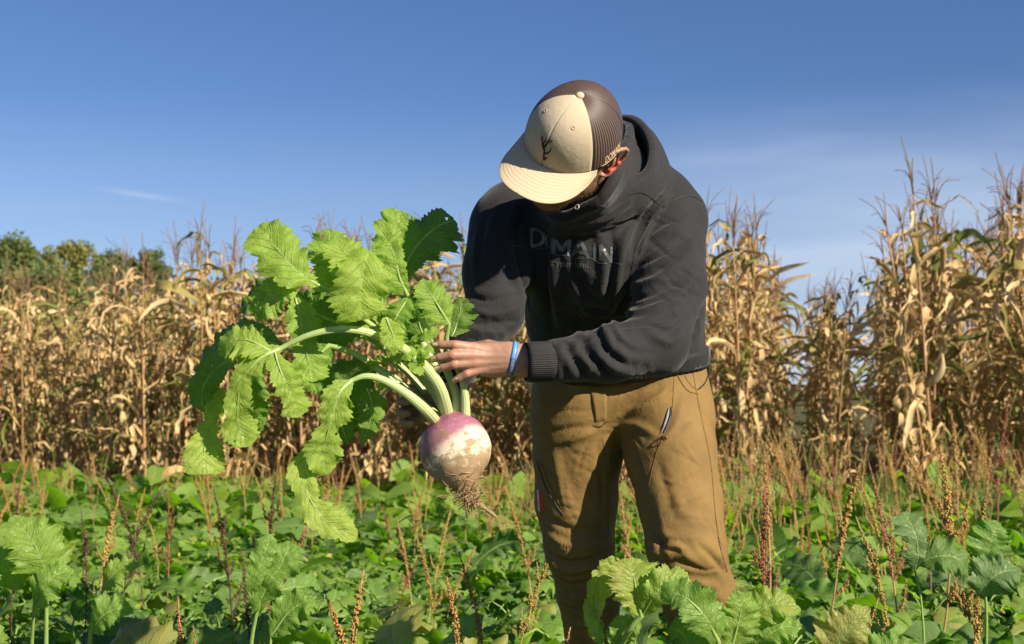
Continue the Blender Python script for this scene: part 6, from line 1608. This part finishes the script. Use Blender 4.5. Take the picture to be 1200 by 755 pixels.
    for k in range(22):
        x0, y0 = rr.uniform(425, 488), rr.uniform(378, 445); d = rr.uniform(2.43, 2.53); an = rr.uniform(-2.6, -.2) if k % 3 else rr.uniform(0, 3.1); l = rr.uniform(16, 36)
        x1, y1 = x0 + math.cos(an) * l, y0 + math.sin(an) * l
        hero(T, [(x0, y0, d), ((x0 + x1) / 2 + rr.uniform(-4, 4), (y0 + y1) / 2 + rr.uniform(-4, 4), d - .015), (x1, y1, d - .01)], [0, .2, .35, .5, .65, .85, 1], list(rr.uniform(.5, 1.0, 7) * [4, 10, 5, 12, 7, 10, 0]), list(rr.uniform(.5, 1.0, 7) * [4, 10, 5, 12, 7, 10, 0]),
             [(rr.uniform(-.2, .5), rr.uniform(0, .7), 1)], float(rr.uniform(.0, .35)), [((x0 * 1 + 520 * .5) / 1.5 + rr.uniform(-8, 8), (y0 + 480 * .5) / 1.5, d + .02)], (.0014, .0010), seed=60 + k, ruffle=.35, teeth=.2, nteeth=12, NU=24, NV=4, name='small_leaf')
turnip_leaves()
# ------------------------------------------------------------------ large plants in the very foreground
def fg_plants():
    O5 = [0, .12, .3, .55, .8, 1.0]; K = dict(mat='field_leaf')
    def G(px, d): return (px, 456 + 1500 * (CAM_H + .02) / d, d)
    def plant(px, d, label): g = P(*G(px, d)); return empty('leafy_plant', (g.x, g.y, 0), label, 'crop plant')
    p = plant(728, 2.55, 'yellow green leafy plant with tall ribbed leaves in front of the man\'s legs')
    hero(p, [(752, 722, 2.46), (748, 705, 2.46), (745, 688, 2.46), (741, 670, 2.47), (736, 655, 2.49)], [0, .15, .4, .7, .9, 1], [5, 22, 34, 30, 20, 4], [5, 18, 34, 34, 20, 4], [(.3, .3, 1)], .02, [G(728, 2.6), (728, 830, 2.55), (728, 765, 2.50), (738, 738, 2.47)], (.010, .0065), 70, label='upright pale ribbed leaf', **K)
    hero(p, [(752, 722, 2.46), (766, 700, 2.44), (780, 684, 2.44), (796, 680, 2.45), (812, 692, 2.46)], O5, [5, 14, 20, 22, 16, 2], [5, 12, 20, 22, 16, 2], [(.2, .6, 1)], .05, seed=71, **K)
    hero(p, [(700, 725, 2.53), (697, 705, 2.53), (700, 685, 2.53), (708, 668, 2.54), (718, 652, 2.55)], O5, [4, 10, 12, 12, 10, 2], [4, 16, 26, 24, 14, 2], [(.5, .2, 1)], .05, [G(722, 2.6), (716, 830, 2.57), (708, 770, 2.55)], (.008, .005), 72, **K)
    hero(p, [(706, 755, 2.52), (696, 738, 2.52), (690, 720, 2.52), (686, 702, 2.53)], O5, [4, 8, 9, 8, 6, 2], [4, 12, 16, 14, 8, 2], [(.5, .2, 1)], .1, seed=73, **K)
    hero(p, [(720, 765, 2.50), (728, 745, 2.49), (740, 735, 2.48), (752, 732, 2.48)], O5, [5, 14, 20, 18, 12, 2], [5, 14, 18, 16, 10, 2], [(.2, .6, 1)], .2, seed=74, **K)
    p = plant(800, 2.45, 'broad leaved green plant arching before the right leg')
    hero(p, [(842, 752, 2.36), (828, 726, 2.35), (808, 704, 2.35), (790, 696, 2.36), (776, 704, 2.37)], O5, [5, 22, 26, 22, 14, 2], [5, 26, 30, 24, 16, 2], [(-.1, .7, 1), (-.3, .3, 1)], .3, [G(830, 2.45), (838, 850, 2.4)], (.009, .006), 75, **K)
    hero(p, [(800, 775, 2.40), (806, 756, 2.39), (800, 742, 2.39), (785, 735, 2.39)], O5, [6, 30, 40, 34, 22, 2], [6, 26, 36, 32, 20, 2], [(0, .8, 1)], .5, [G(820, 2.45), (808, 850, 2.42)], (.008, .005), 76, **K)
    hero(p, [(856, 762, 2.38), (864, 735, 2.37), (868, 712, 2.37), (862, 692, 2.38)], O5, [5, 22, 28, 24, 16, 2], [5, 22, 28, 24, 16, 2], [(.2, .4, 1)], .12, [G(840, 2.45), (850, 840, 2.4)], (.009, .005), 77, **K)
    hero(p, [(868, 740, 2.40), (890, 716, 2.39), (914, 708, 2.39), (938, 716, 2.40)], O5, [5, 18, 26, 22, 16, 2], [5, 16, 24, 20, 14, 2], [(.1, .8, 1)], .08, seed=78, **K)
    hero(p, [(888, 765, 2.42), (900, 745, 2.41), (920, 735, 2.41), (944, 738, 2.42)], O5, [5, 22, 30, 26, 16, 2], [5, 20, 26, 22, 14, 2], [(.1, .7, 1)], .25, seed=79, **K)
    p = plant(1010, 2.4, 'pale yellow green leaf plant at the bottom edge right of centre')
    hero(p, [(975, 775, 2.38), (985, 750, 2.37), (1002, 730, 2.37), (1020, 712, 2.38)], O5, [6, 28, 34, 28, 16, 2], [6, 26, 34, 28, 14, 2], [(.1, .6, 1)], .0, [G(985, 2.4), (975, 850, 2.4)], (.008, .005), 80, **K)
    hero(p, [(1010, 790, 2.36), (1040, 765, 2.35), (1070, 752, 2.35)], O5, [6, 24, 30, 24, 14, 2], [6, 24, 30, 24, 14, 2], [(.1, .8, 1)], .25, seed=81, **K)
    p = plant(300, 2.75, 'bright green plant with a deeply lobed leaf and white midrib at the lower left')
    hero(p, [(300, 722, 2.70), (306, 702, 2.69), (316, 682, 2.68), (328, 664, 2.68), (336, 648, 2.69), (340, 634, 2.71)], [0, .12, .22, .34, .46, .54, .70, .88, 1], [4, 8, 28, 26, 6, 20, 24, 14, 0], [4, 8, 14, 24, 12, 22, 24, 16, 0], [(.25, .5, 1)], .32, [G(290, 2.8), (290, 850, 2.78), (294, 760, 2.72)], (.007, .005), 82, label='deeply lobed glossy leaf with white midrib', **K)
    hero(p, [(302, 716, 2.69), (296, 690, 2.67), (304, 665, 2.67), (313, 640, 2.68), (316, 626, 2.69)], O5, [4, 6, 10, 15, 14, 2], [4, 6, 9, 13, 12, 2], [(.2, .5, 1)], .35, seed=83, **K)
    hero(p, [(318, 745, 2.72), (338, 718, 2.71), (360, 704, 2.71), (380, 700, 2.72)], O5, [5, 18, 22, 20, 14, 2], [5, 18, 26, 22, 14, 2], [(.2, .7, 1)], .28, [G(310, 2.8), (308, 840, 2.75)], (.006, .004), 84, **K)
    p = plant(30, 2.63, 'broad yellow green leaf plant at the left edge of the field')
    hero(p, [(55, 690, 2.56), (52, 668, 2.54), (44, 645, 2.53), (30, 625, 2.54), (14, 606, 2.56)], O5, [5, 26, 38, 34, 22, 3], [5, 24, 36, 36, 24, 3], [(.2, .8, 1)], .12, [G(40, 2.63), (52, 820, 2.60)], (.008, .005), 85, label='broad sunlit leaf', **K)
    hero(p, [(25, 690, 2.58), (12, 668, 2.56), (-5, 655, 2.56), (-25, 650, 2.58)], O5, [5, 18, 26, 24, 14, 2], [5, 18, 26, 24, 14, 2], [(.2, .9, 1)], .25, seed=86, **K)
    hero(p, [(40, 708, 2.52), (50, 690, 2.50), (66, 674, 2.50), (86, 668, 2.52)], O5, [5, 20, 26, 22, 14, 2], [5, 20, 24, 20, 12, 2], [(.2, .8, 1)], .2, [G(36, 2.63), (36, 800, 2.58)], (.007, .004), 87, **K)
    p = plant(115, 2.9, 'green plant with arching yellow stalk left of the lower left corner clump')
    hero(p, [(122, 690, 2.82), (130, 676, 2.80), (146, 664, 2.80), (164, 662, 2.82)], O5, [4, 14, 18, 16, 10, 2], [4, 12, 16, 14, 8, 2], [(.1, .7, 1)], .1, [G(100, 2.9), (104, 780, 2.86), (110, 715, 2.83)], (.007, .004), 88, **K)
    hero(p, [(108, 740, 2.78), (118, 724, 2.76), (136, 714, 2.76), (156, 716, 2.78)], O5, [5, 18, 24, 22, 14, 2], [5, 18, 22, 18, 10, 2], [(.1, .8, 1)], .28, seed=89, **K)
    p = plant(1065, 3.1, 'blue green plant with a waxy lobed leaf on the right')
    hero(p, [(1072, 668, 3.02), (1076, 650, 3.0), (1074, 632, 3.0), (1068, 616, 3.01), (1060, 600, 3.03)], [0, .15, .3, .42, .6, .85, 1], [4, 18, 24, 12, 30, 24, 2], [4, 10, 14, 12, 22, 20, 2], [(.2, .7, 1)], .97, [G(1080, 3.1), (1084, 800, 3.06), (1080, 710, 3.03)], (.0045, .003), 90, label='waxy blue green lobed leaf', **K)
    hero(p, [(1075, 660, 3.02), (1100, 652, 3.0), (1122, 655, 3.0), (1134, 672, 3.02)], O5, [4, 18, 24, 24, 16, 2], [4, 16, 26, 24, 16, 2], [(.1, .8, 1)], .8, seed=91, **K)
    p = plant(1140, 3.3, 'green plant with upright leaves at the right edge')
    hero(p, [(1150, 665, 3.25), (1158, 645, 3.23), (1164, 625, 3.23), (1170, 612, 3.25)], O5, [4, 20, 28, 26, 18, 2], [4, 18, 26, 24, 16, 2], [(.1, .5, 1)], .45, [G(1150, 3.35), (1156, 730, 3.28)], (.006, .004), 94, **K)
    hero(p, [(1150, 700, 3.1), (1160, 680, 3.08), (1176, 670, 3.08), (1196, 668, 3.1)], O5, [4, 22, 30, 28, 18, 2], [4, 22, 28, 26, 16, 2], [(.1, .8, 1)], .95, seed=95, **K)
fg_plants()
